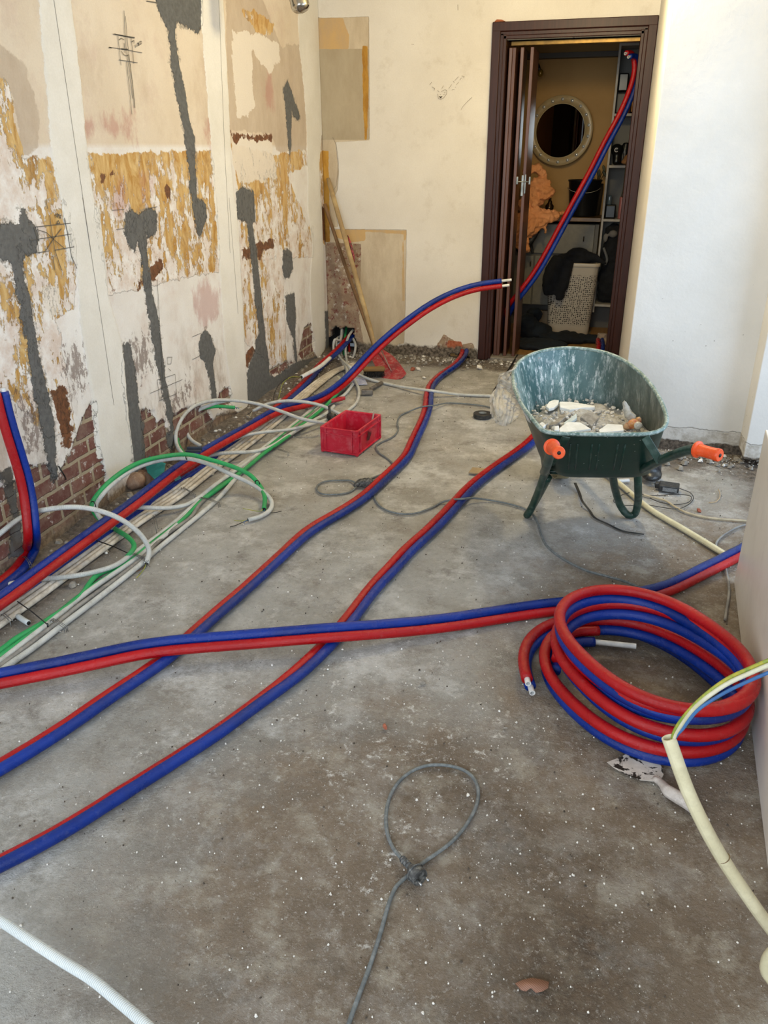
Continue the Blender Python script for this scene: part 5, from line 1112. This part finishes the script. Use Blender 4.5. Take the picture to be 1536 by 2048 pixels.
el2 = conduit('extension_cable', 'dark grey cable running from middle pipes under the barrow leg to the coil', 'cable', [(752, 972, .006), (749, 988), (753, 1004), (770, 1019), (798, 1027), (828, 1027), (862, 1016), (885, 1004), (908, 999, .03), (925, 998, .038), (945, 996, .02), (985, 1001), (1020, 1008), (1045, 1016), (1064, 1026), (1074, 1045), (1082, 1070), (1092, 1090), (1110, 1107), (1140, 1126), (1175, 1142), (1215, 1153), (1250, 1163), (1285, 1178)], .0046, CAB, z=.005)
conduit('cable', 'black cable curling on the floor behind the plastic sheet', 'cable', [(1035, 710, .02), (1020, 735), (1005, 757), (992, 775), (988, 786), (1000, 790), (1015, 782)], .006, W_BLK, z=.007)
# putty knife
pk = thing('putty_knife', 'paint-caked wide putty knife lying below the pipe coil', 'putty knife', onz(1290, 1560, 0))
KN = Mt('caked steel'); n_ = KN.noise(26, 8, .7, dist=.6); KN.out(KN.mix(KN.rng(n_, .53, .55), KN.mix(KN.rng(KN.noise(20), .4, .6), 'C2BDB5', 'D5D1CA'), '29261F'), .6, .15, KN.bump(n_, .001))
b = MB(); b.prism([onz(x, y, .006) for x, y in ((1214, 1525), (1240, 1515), (1268, 1501), (1290, 1504), (1312, 1518), (1324, 1536), (1327, 1550), (1322, 1560), (1306, 1563), (1282, 1561), (1250, 1549), (1228, 1536))], (0, 0, 0), (0, 0, .0014)); b.build('blade', KN.m, pk, smooth=False)
b = MB(); K = curve(fl([(1308, 1557, .008), (1322, 1566, .012), (1336, 1582, .018), (1352, 1592, .02), (1372, 1605, .018), (1388, 1618, .014), (1400, 1632, .012)], 0), .006)
b.tube(K, np.interp(np.linspace(0, 1, len(K)), [0, .12, .25, .4, .6, .8, .95, 1], [.007, .009, .011, .015, .0155, .014, .012, .006]), n=16); b.build('handle', simple('paint-caked handle', 'C5BDB7', 'ADA49E', rough=.75, scale=30, dirt='DDD7D2', dirt_amt=.5, bump=.001), pk)
# dry leaf
LF = Mt('dry leaf'); wv = LF.wave(90, LF.mapped(rot=(0, 0, .6)), dist=1.5); LF.out(LF.mix(LF.rng(wv, .55, .9, 0, .5), '7A5240', 'A88672'), .7)
lf = [(1030, 1968), (1045, 1963), (1062, 1960), (1080, 1962), (1098, 1966), (1096, 1975), (1085, 1980), (1072, 1982), (1062, 1975), (1052, 1980), (1042, 1978)]
b = MB(); V = [onz(x, y+(y-1971)*.35, .006) for x, y in lf]; b.prism(V, (0, 0, 0), (0, 0, .0007)); tag(b.build('dry_leaf', LF.m), 'brown dry leaf scrap on the floor at the bottom', 'leaf')
# white board standing at the right
P1 = onz(1468, 1165, 0); P2 = onz(1536, 1740, 0); dd = P2-P1; dd /= np.linalg.norm(dd); n_ = np.array([-dd[1], dd[0], 0]); n_ *= np.sign(n_[0])
P2e = P1+dd*1.75
b = MB(); b.prism([P1, P2e, P2e+n_*.04, P1+n_*.04], (0, 0, .0), (0, 0, .575)); o = b.build('white_board', simple('white laminate', 'E9E5E0', 'E3DED9', rough=.35, scale=3, dirt='A9A19A', dirt_amt=.15), smooth=False); bv = o.modifiers.new('b', 'BEVEL'); bv.width = .002
tag(o, 'upright white laminated board standing at the right edge', 'board')
conduit('corrugated_conduit', 'end of a pale conduit at the lower right edge', 'conduit', [ond(1570, 1890, 1.33), ond(1540, 1915, 1.36), ond(1535, 1945, 1.38), ond(1560, 1975, 1.38)], .012, CREAM)
# curl of beige cord with dark bits
conduit('cord_scrap', 'short curl of pale cord on the floor right of the adapter', 'cord', [(1437, 979, .004), (1440, 988), (1438, 998), (1430, 1004), (1418, 1005)], .0022, simple('cord', 'AE9B80'), z=.003)
# spotlight at top
sp_ = thing('spotlight', 'shiny ribbed metal spotlight hanging at the top of the picture', 'spotlight', ony(597, 10, 4.2))
c = np.array(ony(597, -4, 4.2)); dv = Vector((.25, -.1, -1)).normalized(); q = dv.to_track_quat('Z', 'Y').to_matrix().to_4x4()
ML = Matrix.Translation(c) @ q
b = MB(); prof = [(.001, .062), (.02, .061), (.034, .055), (.043, .045)]
for k in range(14): prof += [(.0445+.0012*(k % 2), .040-.008*k)]
b.lathe(prof+[(.02, -.075), (.001, -.078)], n=40, M=ML); b.build('lamp_body', simple('chrome', 'B9B4AA', rough=.16, metal=1.0), sp_)
b = MB(); b.tube([c+[0, 0, .07], c+[-.01, 0, .3], c+[-.01, 0, .56]], .003, n=8); b.build('cord', W_BLK, sp_)
# rocks and crumbs
rnd = random.Random(11); BRK = simple('brick crumb', '8C4A35', 'A5654E', rough=.9, scale=50)
for (x, y, s, mm_, l) in ((825, 738, .024, BRK, 'reddish brick lump against the back wall'), (837, 737, .022, PLA, 'pale stone against the back wall beside the brick lump'), (770, 1453, .010, BRK, 'small reddish brick chip on the floor in the middle'), (1010, 1456, .008, GRYC, 'small grey stone right of the middle of the floor'), (848, 755, .016, PLA, 'flat white plaster flake in front of the back wall'),
                         (936, 1590, .006, PLA, 'tiny white crumb inside the foreground cable loop'), (960, 735, .03, PLA, 'white plaster lump at the foot of the door frame'), (1398, 1021, .012, BRK, 'small dark red chip on the floor near the white board'), (845, 1364, .012, GRYC, 'dark grey pebble below the crossing pipes'), (1268, 1538, .007, PLA, 'tiny white crumb at the putty knife')):
    b, M_ = shard(rnd, onz(x, y, s*.35), s, .55); k = MB().bm(b, M_); tag(k.build('stone', mm_, smooth=False), l, 'stone')
def scatter(name, n, fn, smin, smax, mm_, seed, label, cat):
    rnd = random.Random(seed); k = MB()
    for _ in range(n):
        x, y = fn(rnd); s = smin+(smax-smin)*rnd.random()**3
        a = rnd.uniform(0, 6.3); pts = []
        for q in range(5): t = a+q*1.257; r = s*rnd.uniform(.6, 1.1); pts.append((x+r*math.cos(t), y+r*math.sin(t), 0))
        h = s*rnd.uniform(.4, .9)
        V = [(p[0], p[1], -.001) for p in pts]+[(x+(p[0]-x)*.6, y+(p[1]-y)*.6, h) for p in pts]
        k.add(V, [(5, 6, 7, 8, 9)]+[(i, (i+1) % 5, 5+(i+1) % 5, 5+i) for i in range(5)])
    tag(k.build(name, mm_, smooth=False), label, cat, kind='stuff')
def anyw(r): return r.uniform(-1.9, 1.2), r.uniform(.7, 5.6)
def walls(r):
    q = r.random()
    if q < .4: return -2.0+abs(r.gauss(0, .13)), r.uniform(2.0, 5.7)
    if q < .75: return r.uniform(-1.9, .1), 5.78-abs(r.gauss(0, .11))
    return r.uniform(.15, 1.2), 4.1-abs(r.gauss(0, .10))
def fore(r): return r.gauss(-.1, .45), r.gauss(1.35, .45)
scatter('plaster_crumbs', 3000, anyw, .0006, .0042, PLA, 21, 'white plaster crumbs strewn over the whole floor', 'crumbs')
scatter('grey_grit', 2600, anyw, .0006, .0038, simple('dark grit', '5A5148', '3D362F', rough=.9), 22, 'dark grit strewn over the whole floor', 'grit')
scatter('wall_debris', 1500, walls, .003, .02, GRYC, 23, 'mortar debris lying along the foot of the walls', 'debris')
scatter('wall_plaster_bits', 500, walls, .002, .015, PLA, 24, 'white plaster bits lying along the foot of the walls', 'debris')
scatter('foreground_crumbs', 1200, fore, .0006, .003, PLA, 25, 'fine white crumbs around the foreground cable', 'crumbs')

# rubbish at the foot of the brickwork
o = blob('brown_clay_lump', [('b', onz(272, 962, .035), (.05, .055, .04)), ('b', onz(290, 955, .03), (.05, .05, .035))], .008, simple('brown clay', '6A5040', '8E7361', rough=.8, scale=14, dirt='B7A795', dirt_amt=.5), disp=.02, ds=.04); tag(o, 'brown clay lump on the soil under the green arch', 'clay lump')
slab('plastic_scrap', 'teal plastic scrap on the brown clay lump by the brick wall', 'plastic scrap', [(288, 922), (300, 916), (314, 926), (332, 932), (328, 945), (308, 950), (294, 938)], .085, .004, simple('teal plastic', '2F8C8A', '1F6F70', rough=.5), (.2, .3))
slab('plastic_scrap', 'small teal plastic scrap between the lower pipes and rigid conduits', 'plastic scrap', [(346, 955), (360, 950), (362, 956), (350, 961)], .05, .003, simple('teal plastic chip', '3E9C98', rough=.5))
rnd = random.Random(31)
for (x, y, s, mm_, l) in ((152, 1040, .03, PLA, 'white plaster lump on the soil at the foot of the brickwork'), (228, 983, .022, PLA, 'pale plaster lump just left of the clay lump'), (432, 862, .014, PLA, 'small white plaster flake on the soil inside the conduit loop'), (560, 800, .02, PLA, 'white plaster scrap beside the loose wires'), (618, 762, .016, BRK, 'brick chip beside the corner pipe run')):
    b, M_ = shard(rnd, onz(x, y, s*.5), s, .6); k = MB().bm(b, M_); tag(k.build('stone', mm_, smooth=False), l, 'stone')
# ================================================================== doorway and the room behind
DW = Mt('dark brown varnished wood'); n_ = DW.noise(5, 6, .6, DW.mapped((14, 14, 1))); DW.out(DW.mix(DW.rng(n_, .35, .65), '2C130D', '3A1B12'), .42, 0, DW.bump(n_, .001, .3), Specular_IOR_Level=.3)
DWF = Mt('brown folding panel'); n_ = DWF.noise(5, 6, .6, DWF.mapped((14, 14, 1))); DWF.out(DWF.mix(DWF.rng(n_, .35, .65), '4E2E22', '5F3A2B'), .4)
x0, x1, zt = -.838, .156, 2.135; iw = .082
dc = thing('door_1', None, None, (x0/2+x1/2, YB, 0)); dc['kind'] = 'structure'
def casing(a, b_, w, d, y, name, vert=True):
    k = MB()
    k.box(((a[0]+b_[0])/2, y-d/2, (a[1]+b_[1])/2), (abs(b_[0]-a[0]) or w, d, abs(b_[1]-a[1]) or w), bev=.004); return k
k = MB()
for xa, s in ((x0, 1), (x1, -1)):
    k.box((xa+s*.026, YB-.012, zt/2), (.052, .024, zt), bev=.004); k.box((xa+s*.062, YB-.008, zt/2-.03), (.026, .016, zt-.06), bev=.005); k.box((xa+s*.082, YB+.06, zt/2-.03), (.02, .16, zt-.08), bev=.003)
k.box(((x0+x1)/2, YB-.0125, zt-.026), (x1-x0, .025, .052), bev=.004); k.box(((x0+x1)/2, YB-.008, zt-.064), (x1-x0-.1, .016, .026), bev=.005); k.box(((x0+x1)/2, YB+.06, zt-.085), (x1-x0-.14, .16, .02), bev=.003)
k.build('door_frame', DW.m, dc, smooth=False)
k = MB(); k.box((-.33, YB+.10, 2.025), (.80, .03, .028), bev=.004); k.build('door_track', simple('brass track', '6E5322', '5A431B', rough=.35, metal=.7), dc, smooth=False)
k = MB(); k.box((-.34, YB+.06, .005), (.85, .14, .03), bev=.004); k.build('threshold', simple('stone sill', '8D867C', '6F685F', rough=.8, scale=20, bump=.002), dc, smooth=False)
k = MB(); k.prism([(-.828, YB-.02, 2.136), (-.76, YB-.02, 2.137), (-.785, YB-.01, 2.148), (-.815, YB-.01, 2.150)], (0, 0, 0), (0, .02, 0)); k.build('broken_tile', simple('orange brick edge', 'A05A38'), wb, smooth=False)
fd = thing('folding_door', 'brown folding door panels pushed open to the left of the doorway', 'folding door', (-.65, YB+.1, 0))
for i, (x, w) in enumerate(((-.728, .30), (-.697, .30), (-.655, .30), (-.585, .30))):
    k = MB(); k.box((x, YB+.05+w/2, 1.01), (.022, w, 1.98), (0, 0, (.03, -.03, .03, -.02)[i]), bev=.003); k.build('door_panel', DWF.m, fd, smooth=False)
LM = simple('dull metal latch', '8E9494', '6E7474', rough=.4, metal=.6); c = ony(1045, 365, YB+.04)
la = MB(); la.box(c+[.0, 0, -.02], (.016, .004, .13), bev=.002); la.box(c+[.018, 0, -.01], (.01, .004, .12), bev=.002)
for dx in (-.035, .048): la.box(c+[dx, -.012, .012], (.014, .008, .05), bev=.004); la.cyl(c+[dx, -.01, .005], c+[.0, 0, .005], .004, n=10)
la.build('latch', LM, fd, smooth=False)
# shell of the back room
BWALL = simple('tan painted wall', 'A57F4A', 'AD8650', rough=.8, scale=2)
Y2 = 7.30
k = MB(); k.box((-.30, Y2+.05, 1.3), (1.7, .1, 2.66)); tag(k.build('wall_back', BWALL, smooth=False), kind='structure')
k = MB(); k.box((-1.05, 6.6, 1.3), (.1, 1.5, 2.66)); tag(k.build('wall_left', BWALL, smooth=False), kind='structure')
k = MB(); k.box((.40, 6.6, 1.3), (.1, 1.5, 2.66)); tag(k.build('wall_right', BWALL, smooth=False), kind='structure')
k = MB(); k.box((-.33, 5.98+.01, 2.30), (1.5, .08, .40)); tag(k.build('trim_1', BWALL, smooth=False), kind='structure')
k = MB(); k.box((-1.6, 6.25, 1.3), (1.2, .1, 2.66)); k.box((-.93, 6.02, 1.3), (.2, .1, 2.66)); k.box((.27, 6.02, 1.3), (.3, .1, 2.66)); k.box((-2.1, 6.0, 1.3), (.1, .6, 2.66))  # backing added behind the back wall so sky light stays out of its holes
tag(k.build('wall_backing', simple('dark backing', '3A342E', rough=.9), smooth=False), kind='structure')
FL2 = Mt('wood plank floor'); n_ = FL2.noise(4, 6, .6, FL2.mapped((12, 1, 1))); FL2.out(FL2.mix(FL2.rng(n_, .35, .65), '8A6538', 'A27B48'), .5)
k = MB(); k.box((-.33, 6.65, -.01), (1.5, 1.55, .03)); tag(k.build('floor', FL2.m, smooth=False), kind='structure')
GW = simple('grey painted skirting', '5E5A54', rough=.7); k = MB(); k.box((-.33, 7.16, .10), (1.4, .03, .22)); tag(k.build('baseboard_back', GW, smooth=False), kind='structure')
k = MB(); k.box((-.4, 7.24, 2.07), (1.3, .1, .035)); tag(k.build('trim_2', simple('dark trim', '4A443B'), smooth=False), kind='structure')
# round mirror
mi = thing('mirror', 'round wall mirror with a frosted ring and light dots', 'mirror', (-.462, Y2-.02, 1.54))
Mm = Matrix.Translation((-.460, Y2-.06, 1.540)) @ Matrix.Rotation(math.radians(-9), 4, 'Z') @ Matrix.Rotation(math.radians(90), 4, 'X'); R_ = .258; ri_ = R_*.765
k = MB(); k.lathe([(.0001, .014), (ri_, .014)], n=72, M=Mm); k.build('mirror_glass', simple('mirror', 'E8E8E4', rough=.02, metal=1.0), mi)
k = MB(); k.lathe([(ri_, .013), (ri_, .0155), (R_-.003, .0155), (R_, .012), (R_, .002)], n=72, M=Mm); rg_ = k.build('frosted_ring', simple('frosted glass', 'B09A72', 'A89068', rough=.35), mi)
k = MB(); k.tube([Mm @ Vector((ri_*math.cos(a), ri_*math.sin(a), .0158)) for a in np.linspace(0, 6.2832, 72)[:-1]], .0016, n=6, closed=True); k.build('ring_edge', simple('pale edge', 'C9B98F', rough=.3), rg_)
k = MB()
for q in range(18): a = 2*math.pi*(q+.5)/18; k.cyl(Mm @ Vector((R_*.885*math.cos(a), R_*.885*math.sin(a), .015)), Mm @ Vector((R_*.885*math.cos(a), R_*.885*math.sin(a), .017)), .0125, n=18)
k.build('dot', simple('bright dot', 'EDEBE2', rough=.15, metal=.6), rg_)
# shelf unit
su = thing('shelf_unit', 'tall narrow white shelf unit at the right of the back room', 'shelf unit', (.03, 6.95, 0))
SW = simple('white melamine', 'A89F92', '9C9386', rough=.5)
k = MB(); k.box((-.058, 7.05, 1.15), (.016, .3, 1.95), bev=.001); k.box((.145, 7.05, 1.15), (.016, .3, 1.95), bev=.001); k.build('side_panel', SW, su, smooth=False)
k = MB(); k.box((.045, 7.19, 1.15), (.2, .01, 1.95)); k.build('back_panel', simple('grey back', '6E6A62'), su, smooth=False)
for z in (2.10, 1.64, 1.283, .893, .232):
    k = MB(); k.box((.045, 7.05, z), (.195, .295, .018), bev=.001); k.build('shelf', SW, su, smooth=False)
k = MB(); k.box((.12, 6.02, 1.2), (.02, .04, 1.7)); 
# things on the shelves
def small(name, label, cat, c, size, m, kind='box', **k_):
    b = MB()
    if kind == 'box': b.box(c, size, bev=min(size)*.12)
    else:
        r, h = size[0]/2, size[2]; z0 = -h/2; b.lathe([(.0001, z0), (r*.95, z0), (r, z0+.004), (r, h/2-.012), (r*.9, h/2-.004), (r*.5, h/2), (.0001, h/2)], c=c, n=24)
    return tag(b.build(name, m, smooth=kind != 'box'), label, cat)
DK = simple('black plastic item', '101112', rough=.35)
small('box', 'dark box standing at the top compartment of the shelf unit', 'box', (-.01, 7.02, 1.86), (.07, .12, .12), DK)
small('box', 'grey box under the dark one on the upper shelf', 'box', (-.012, 7.02, 1.72), (.06, .12, .13), simple('grey box', '6B665C'))
small('box', 'orange-brown packet on the upper shelf', 'box', (.085, 7.0, 1.74), (.035, .1, .16), simple('orange packet', '9A6224', 'B3863E', scale=30))
small('jar', 'brown jar on the upper shelf in front of the packet', 'jar', (.045, 6.98, 1.70), (.035, .035, .10), simple('brown jar', '5A3018', rough=.3), 'cyl')
o = blob('hair_dryer', [('b', (-.005, 7.0, 1.40), (.045, .05, .045)), ('t', [(.0, 7.0, 1.39), (.0, 6.98, 1.30)], .03), ('t', [(.06, 7.02, 1.45), (.06, 7.0, 1.30)], .025)], .008, DK); tag(o, 'black appliance with a pale ring on the middle shelf', 'appliance')
k = MB(); cc = Vector(ony(1233, 300, 6.943)); k.tube([cc+Vector((.013*math.cos(a), 0, .013*math.sin(a))) for a in np.linspace(.8, 5.6, 20)], .003, n=8); o2 = k.build('ring_mark', simple('pale ring', 'D9D4D4', rough=.3)); adopt(o2, o)
o = blob('cloth', [('b', (.085, 6.98, 1.335), (.035, .05, .035)), ('b', (.075, 6.98, 1.315), (.04, .04, .02))], .008, simple('peach cloth', 'C58A52', rough=.9)); tag(o, 'small peach cloth bundle at the right end of the middle shelf', 'cloth')
small('bottle', 'pink bottle standing on the lower open shelf', 'bottle', (.075, 6.96, .985), (.04, .04, .165), simple('pink bottle', 'A0625C', rough=.35), 'cyl')
small('box', 'black box standing on the lower open shelf beside the pink bottle', 'box', (-.005, 7.0, .955), (.08, .12, .10), DK)
small('glass', 'small clear glass on the black box of the lower shelf', 'glass', (-.02, 6.98, 1.04), (.035, .035, .07), simple('glass', '5C6668', rough=.1), 'cyl')
o = blob('clothing_pile', [('b', (.04, 7.02, .80), (.07, .1, .06)), ('b', (.04, 7.0, .62), (.085, .12, .16)), ('b', (.04, 7.0, .42), (.085, .12, .17)), ('b', (.04, 7.02, .30), (.08, .1, .06))], .012, simple('black cloth', '0D0D0F', '17181C', rough=.95), disp=.03, ds=.06); tag(o, 'black clothes stuffed in the bottom compartment of the shelf unit', 'clothes')
o = blob('cloth', [('b', (.035, 6.93, .79), (.035, .03, .03)), ('b', (-.02, 6.93, .76), (.02, .02, .035))], .007, simple('pale grey cloth', '6F6A64', rough=.9)); tag(o, 'crumpled pale cloth on the black clothes in the shelf unit', 'cloth')
o = blob('tag_label', [('t', [ony(1207, 495, 6.86), ony(1214, 520, 6.86), ony(1210, 530, 6.86)], .012)], .005, simple('grey print', '5B5A58')); tag(o, 'grey printed tag hanging on the black clothes', 'tag')
# base cabinets and counter
cb_ = thing('cabinet', 'pale wall cabinet with drawer and doors under the counter', 'cabinet', (-.4, 7.05, .2))
CBM = simple('pale cabinet front', '77705F', '6E6757', rough=.5)
k = MB(); k.box((-.43, 7.10, .53), (.70, .26, .65)); k.build('body', simple('cabinet side', '5E584C'), cb_, smooth=False)
for (xa, xb, za, zb, hx, hz) in ((-.70, -.108, .625, .855, -.19, .745), (-.75, -.575, .21, .61, -.60, .54), (-.57, -.36, .21, .61, -.53, .54)):
    k = MB(); k.box(((xa+xb)/2, 6.955, (za+zb)/2), (xb-xa-.006, .02, zb-za-.006), bev=.002); f_ = k.build('door' if zb < .7 else 'drawer', CBM, cb_, smooth=False)
    k = MB(); k.tube([(hx, 6.945, hz+.018), (hx, 6.925, hz+.012), (hx, 6.925, hz-.012), (hx, 6.945, hz-.018)], .004, n=8); k.build('handle', simple('brass handle', '4E3F2A', rough=.35, metal=.7), f_)
k = MB(); k.box((-.43, 7.08, .893), (.72, .32, .03), bev=.003); tag(k.build('countertop', simple('counter wood', '7B5E36', '6E5230', rough=.4), smooth=False), 'wooden counter top in the back room under the mirror', 'countertop')
bn = thing('waste_bin', 'black round waste bin with wire handle on the counter', 'bin', (-.22, 7.08, .908))
k = MB(); k.lathe([(.001, .002), (.10, .002), (.104, .01), (.128, .26), (.134, .265), (.134, .275), (.126, .275), (.1, .02)], c=(-.225, 7.09, .908), n=40); k.build('bin_body', simple('black plastic bin', '0E0F10', rough=.4), bn)
k = MB(); k.tube([(-.225+.13*math.cos(a), 6.97+.0*a-.02*math.sin(a), 1.14-.05*math.sin(a)) for a in np.linspace(.2, 2.9, 18)], .002, n=6); k.build('handle', simple('handle wire', '8A8478', metal=.8, rough=.3), bn)
pl_ = thing('potted_plant', 'small dark plant behind the waste bin', 'plant', (-.13, 7.2, .91))
k = MB(); 
for a, l in ((1.2, .11), (1.7, .15), (2.2, .1), (.9, .08), (1.5, .07)):
    e = Vector((-.13+math.cos(a)*l, 7.2, 1.16+math.sin(a)*l)); k.tube([(-.13, 7.2, 1.15), e], .0025, n=5); k.ball(e, (.012, .005, .028), n=6, M=Matrix.Rotation(a-1.57, 4, 'Y'))
k.build('leaves', simple('dark leaf', '2C2F1C', '3E4026'), pl_)
k = MB(); k.lathe([(.001, 0), (.04, 0), (.05, .24), (.045, .24)], c=(-.13, 7.21, .91), n=20); k.build('pot', simple('pot', '3C3020'), pl_)
# peach robe heaped at the left
ROBE = simple('peach terry robe', 'DE9258', 'E8A06A', rough=.95, scale=6, bump=.006, bscale=150)
def r_(x, y, Y): return tuple(ony(x, y, Y))
rp = [('t', [r_(1048, 345, 6.75), r_(1062, 338, 6.75), r_(1078, 340, 6.75), r_(1086, 352, 6.76), r_(1082, 362, 6.78)], [.03, .035, .035, .03, .02]), ('t', [r_(1050, 375, 6.75), r_(1066, 366, 6.74), r_(1088, 364, 6.74), r_(1098, 372, 6.75)], .03),
      ('t', [r_(1050, 395, 6.76), r_(1072, 382, 6.74), r_(1096, 378, 6.74), r_(1104, 388, 6.75)], .036), ('b', r_(1088, 388, 6.76), (.06, .06, .05)), ('b', r_(1068, 395, 6.78), (.09, .08, .08)),
      ('t', [r_(1040, 400, 6.74), r_(1052, 420, 6.73), r_(1062, 440, 6.72), r_(1070, 450, 6.72)], [.04, .05, .05, .03]), ('t', [r_(1066, 395, 6.73), r_(1072, 412, 6.72), r_(1078, 428, 6.72)], [.02, .025, .02]),
      ('t', [r_(1030, 470, 6.72), r_(1048, 440, 6.72), r_(1080, 428, 6.74), r_(1110, 426, 6.78), r_(1130, 427, 6.82)], [.06, .07, .045, .028, .012]), ('t', [r_(1035, 480, 6.72), r_(1060, 455, 6.70), r_(1090, 440, 6.72), r_(1118, 432, 6.76)], [.05, .07, .05, .02]),
      ('t', [r_(1032, 440, 6.74), r_(1034, 480, 6.71), r_(1040, 495, 6.70)], [.07, .06, .02]), ('t', [r_(1052, 430, 6.68), r_(1054, 470, 6.67), r_(1054, 506, 6.67)], [.022, .02, .017]), ('t', [r_(1088, 452, 6.70), r_(1091, 466, 6.69)], [.02, .012])]
o = blob('bathrobe', rp, .008, ROBE, disp=.045, ds=.035, smooth=1); tag(o, 'peach bathrobe heaped over the counter at the left of the back room', 'bathrobe')
o = blob('dark_garment', [('t', [r_(1035, 505, 6.74), r_(1062, 480, 6.73), r_(1078, 462, 6.74)], [.03, .035, .01]), ('t', [r_(1058, 478, 6.74), r_(1066, 508, 6.74)], [.02, .012])], .01, simple('black fabric', '0C0C0D'), disp=.01, ds=.05); tag(o, 'black garment hanging beneath the peach bathrobe', 'garment')
k = MB(); k.lathe([(.001, 0), (.03, 0), (.035, .05), (.012, .08), (.012, .11), (.001, .11)], c=r_(1098, 425, 7.0), n=20); k.ball(r_(1100, 405, 7.0), (.018, .018, .02)); tag(k.build('figurine', simple('dark brass', '5A4426', rough=.25, metal=.8)), 'small dark metal ornament behind the bathrobe on the counter', 'ornament')
# laundry hamper
hp = thing('laundry_basket', 'white perforated laundry hamper on the floor of the back room', 'laundry basket', (-.25, 6.85, 0))
HM = Mt('perforated plastic'); s3 = HM.node('ShaderNodeSeparateXYZ'); HM.L.new(HM.obj(), s3.inputs[0])
cm = HM.node('ShaderNodeCombineXYZ'); HM.L.new(HM.ma('ADD', s3.outputs[0], s3.outputs[1]), cm.inputs[0]); HM.L.new(s3.outputs[2], cm.inputs[1])
vz = HM.voro(62, cm.outputs[0], rnd=.35); band = HM.ma('MULTIPLY', HM.rng(s3.outputs[2], .08, .10), HM.rng(s3.outputs[2], .50, .48))
HM.out(HM.mix(HM.ma('MULTIPLY', HM.rng(vz, .38, .30), band), 'B3A795', '2B241D'), .45)
def rr(w, d, z, n=8, r=.05, cx=-.245, cy=6.90):
    out = []
    for qx, qy, a0 in ((1, 1, 0), (-1, 1, 90), (-1, -1, 180), (1, -1, 270)):
        for i in range(n):
            a = math.radians(a0+90*i/(n-1)); out.append((cx+qx*(w/2-r)+r*math.cos(a), cy+qy*(d/2-r)+r*math.sin(a), z))
    return out
b = MB(); Ls = [rr(.33, .26, .004), rr(.335, .265, .02), rr(.40, .33, .555), rr(.415, .345, .558), rr(.415, .345, .578), rr(.385, .315, .578), rr(.375, .305, .54), rr(.31, .24, .02)]
V = [v for l in Ls for v in l]; N_ = len(Ls[0]); Fc = [(i*N_+j, i*N_+(j+1) % N_, (i+1)*N_+(j+1) % N_, (i+1)*N_+j) for i in range(len(Ls)-1) for j in range(N_)]+[tuple(range(N_-1, -1, -1)), tuple((len(Ls)-1)*N_+j for j in range(N_))]
b.add(V, Fc); b.build('basket', HM.m, hp, auto=35)
b = MB(); b.add([v for l in (rr(.417, .347, .556), rr(.419, .349, .560), rr(.419, .349, .578), rr(.415, .345, .582), rr(.385, .315, .582)) for v in l], [(i*N_+j, i*N_+(j+1) % N_, (i+1)*N_+(j+1) % N_, (i+1)*N_+j) for i in range(4) for j in range(N_)]); b.build('rim', simple('cream rim', 'BFB099', rough=.4), hp)
o = blob('black_clothing', [('b', (-.25, 6.85, .60), (.15, .12, .05)), ('b', (-.22, 6.85, .64), (.09, .08, .05)), ('t', [(-.36, 6.74, .62), (-.40, 6.70, .54), (-.42, 6.69, .42), (-.41, 6.69, .34)], [.05, .06, .06, .045]), ('t', [(-.30, 6.72, .60), (-.31, 6.68, .5), (-.325, 6.68, .36), (-.33, 6.68, .30)], [.06, .06, .05, .03]), ('t', [(-.15, 6.85, .62), (-.06, 6.8, .61), (0.0, 6.78, .58)], [.05, .03, .01])], .011, simple('black clothing', '0B0C0F', '14151A', rough=.95), disp=.02, ds=.05); tag(o, 'black clothing draped over the laundry hamper', 'clothing')
o = blob('dark_clothes', [('b', (-.50, 6.62, .06), (.14, .14, .07)), ('b', (-.56, 6.55, .12), (.08, .10, .08)), ('b', (-.25, 6.50, .04), (.22, .12, .045)), ('b', (-.42, 6.25, .03), (.22, .15, .035)), ('b', (-.08, 6.52, .035), (.12, .08, .035)), ('b', (-.52, 6.75, .16), (.07, .05, .06))], .014, simple('dark blue clothes', '121B24', '0D1014', rough=.95, scale=7), disp=.05, ds=.08); tag(o, 'heap of dark blue and black clothes on the floor of the back room', 'clothes')
o = blob('paper_bag', [('t', [(.035, 6.44, .015), (.035, 6.44, .10)], [.05, .035]), ('b', (.04, 6.42, .03), (.05, .05, .03))], .007, simple('crumpled beige bag', '94806F', 'A08E7E', rough=.8), disp=.015, ds=.03); tag(o, 'small crumpled beige bag beside the right door jamb', 'bag')
small('wooden_box', 'small pale louvred box left of the laundry hamper', 'box', (-.47, 6.95, .09), (.10, .05, .15), simple('pale box', '8A765A'))
slab('paper_scrap', 'pale paper scrap on the floor right of the hamper', 'paper', [(1165, 664), (1178, 655), (1182, 662), (1172, 676)], .01, .003, simple('paper', '8C866F'))
# bulb on bracket
lb = thing('wall_lamp', 'bare clear bulb on a black bracket at the left of the back room', 'lamp', ony(1078, 140, 7.15))
c = np.array(ony(1081, 146, 7.12)); k = MB(); k.ball(c, (.022, .022, .028), n=12); k.build('bulb', simple('amber glass', '8A6A20', rough=.08, metal=.3), lb)
k = MB(); k.tube([c+[-.008, 0, .02], c+[-.025, .03, .06], c+[-.04, .1, .09], c+[-.04, .16, .10]], [.012, .010, .005, .005], n=10); k.build('lamp_holder', DK, lb)
# dangling phone cable at right jamb
conduit('cable', 'thin black cable hanging at the right side of the doorway', 'cable', [ony(1253, 325, 6.9), ony(1250, 345, 6.7), ony(1246, 380, 6.5), ony(1243, 392, 6.4), ony(1252, 386, 6.1), ony(1262, 372, 6.0)], .004, simple('grey cord', '4A4640', rough=.5))
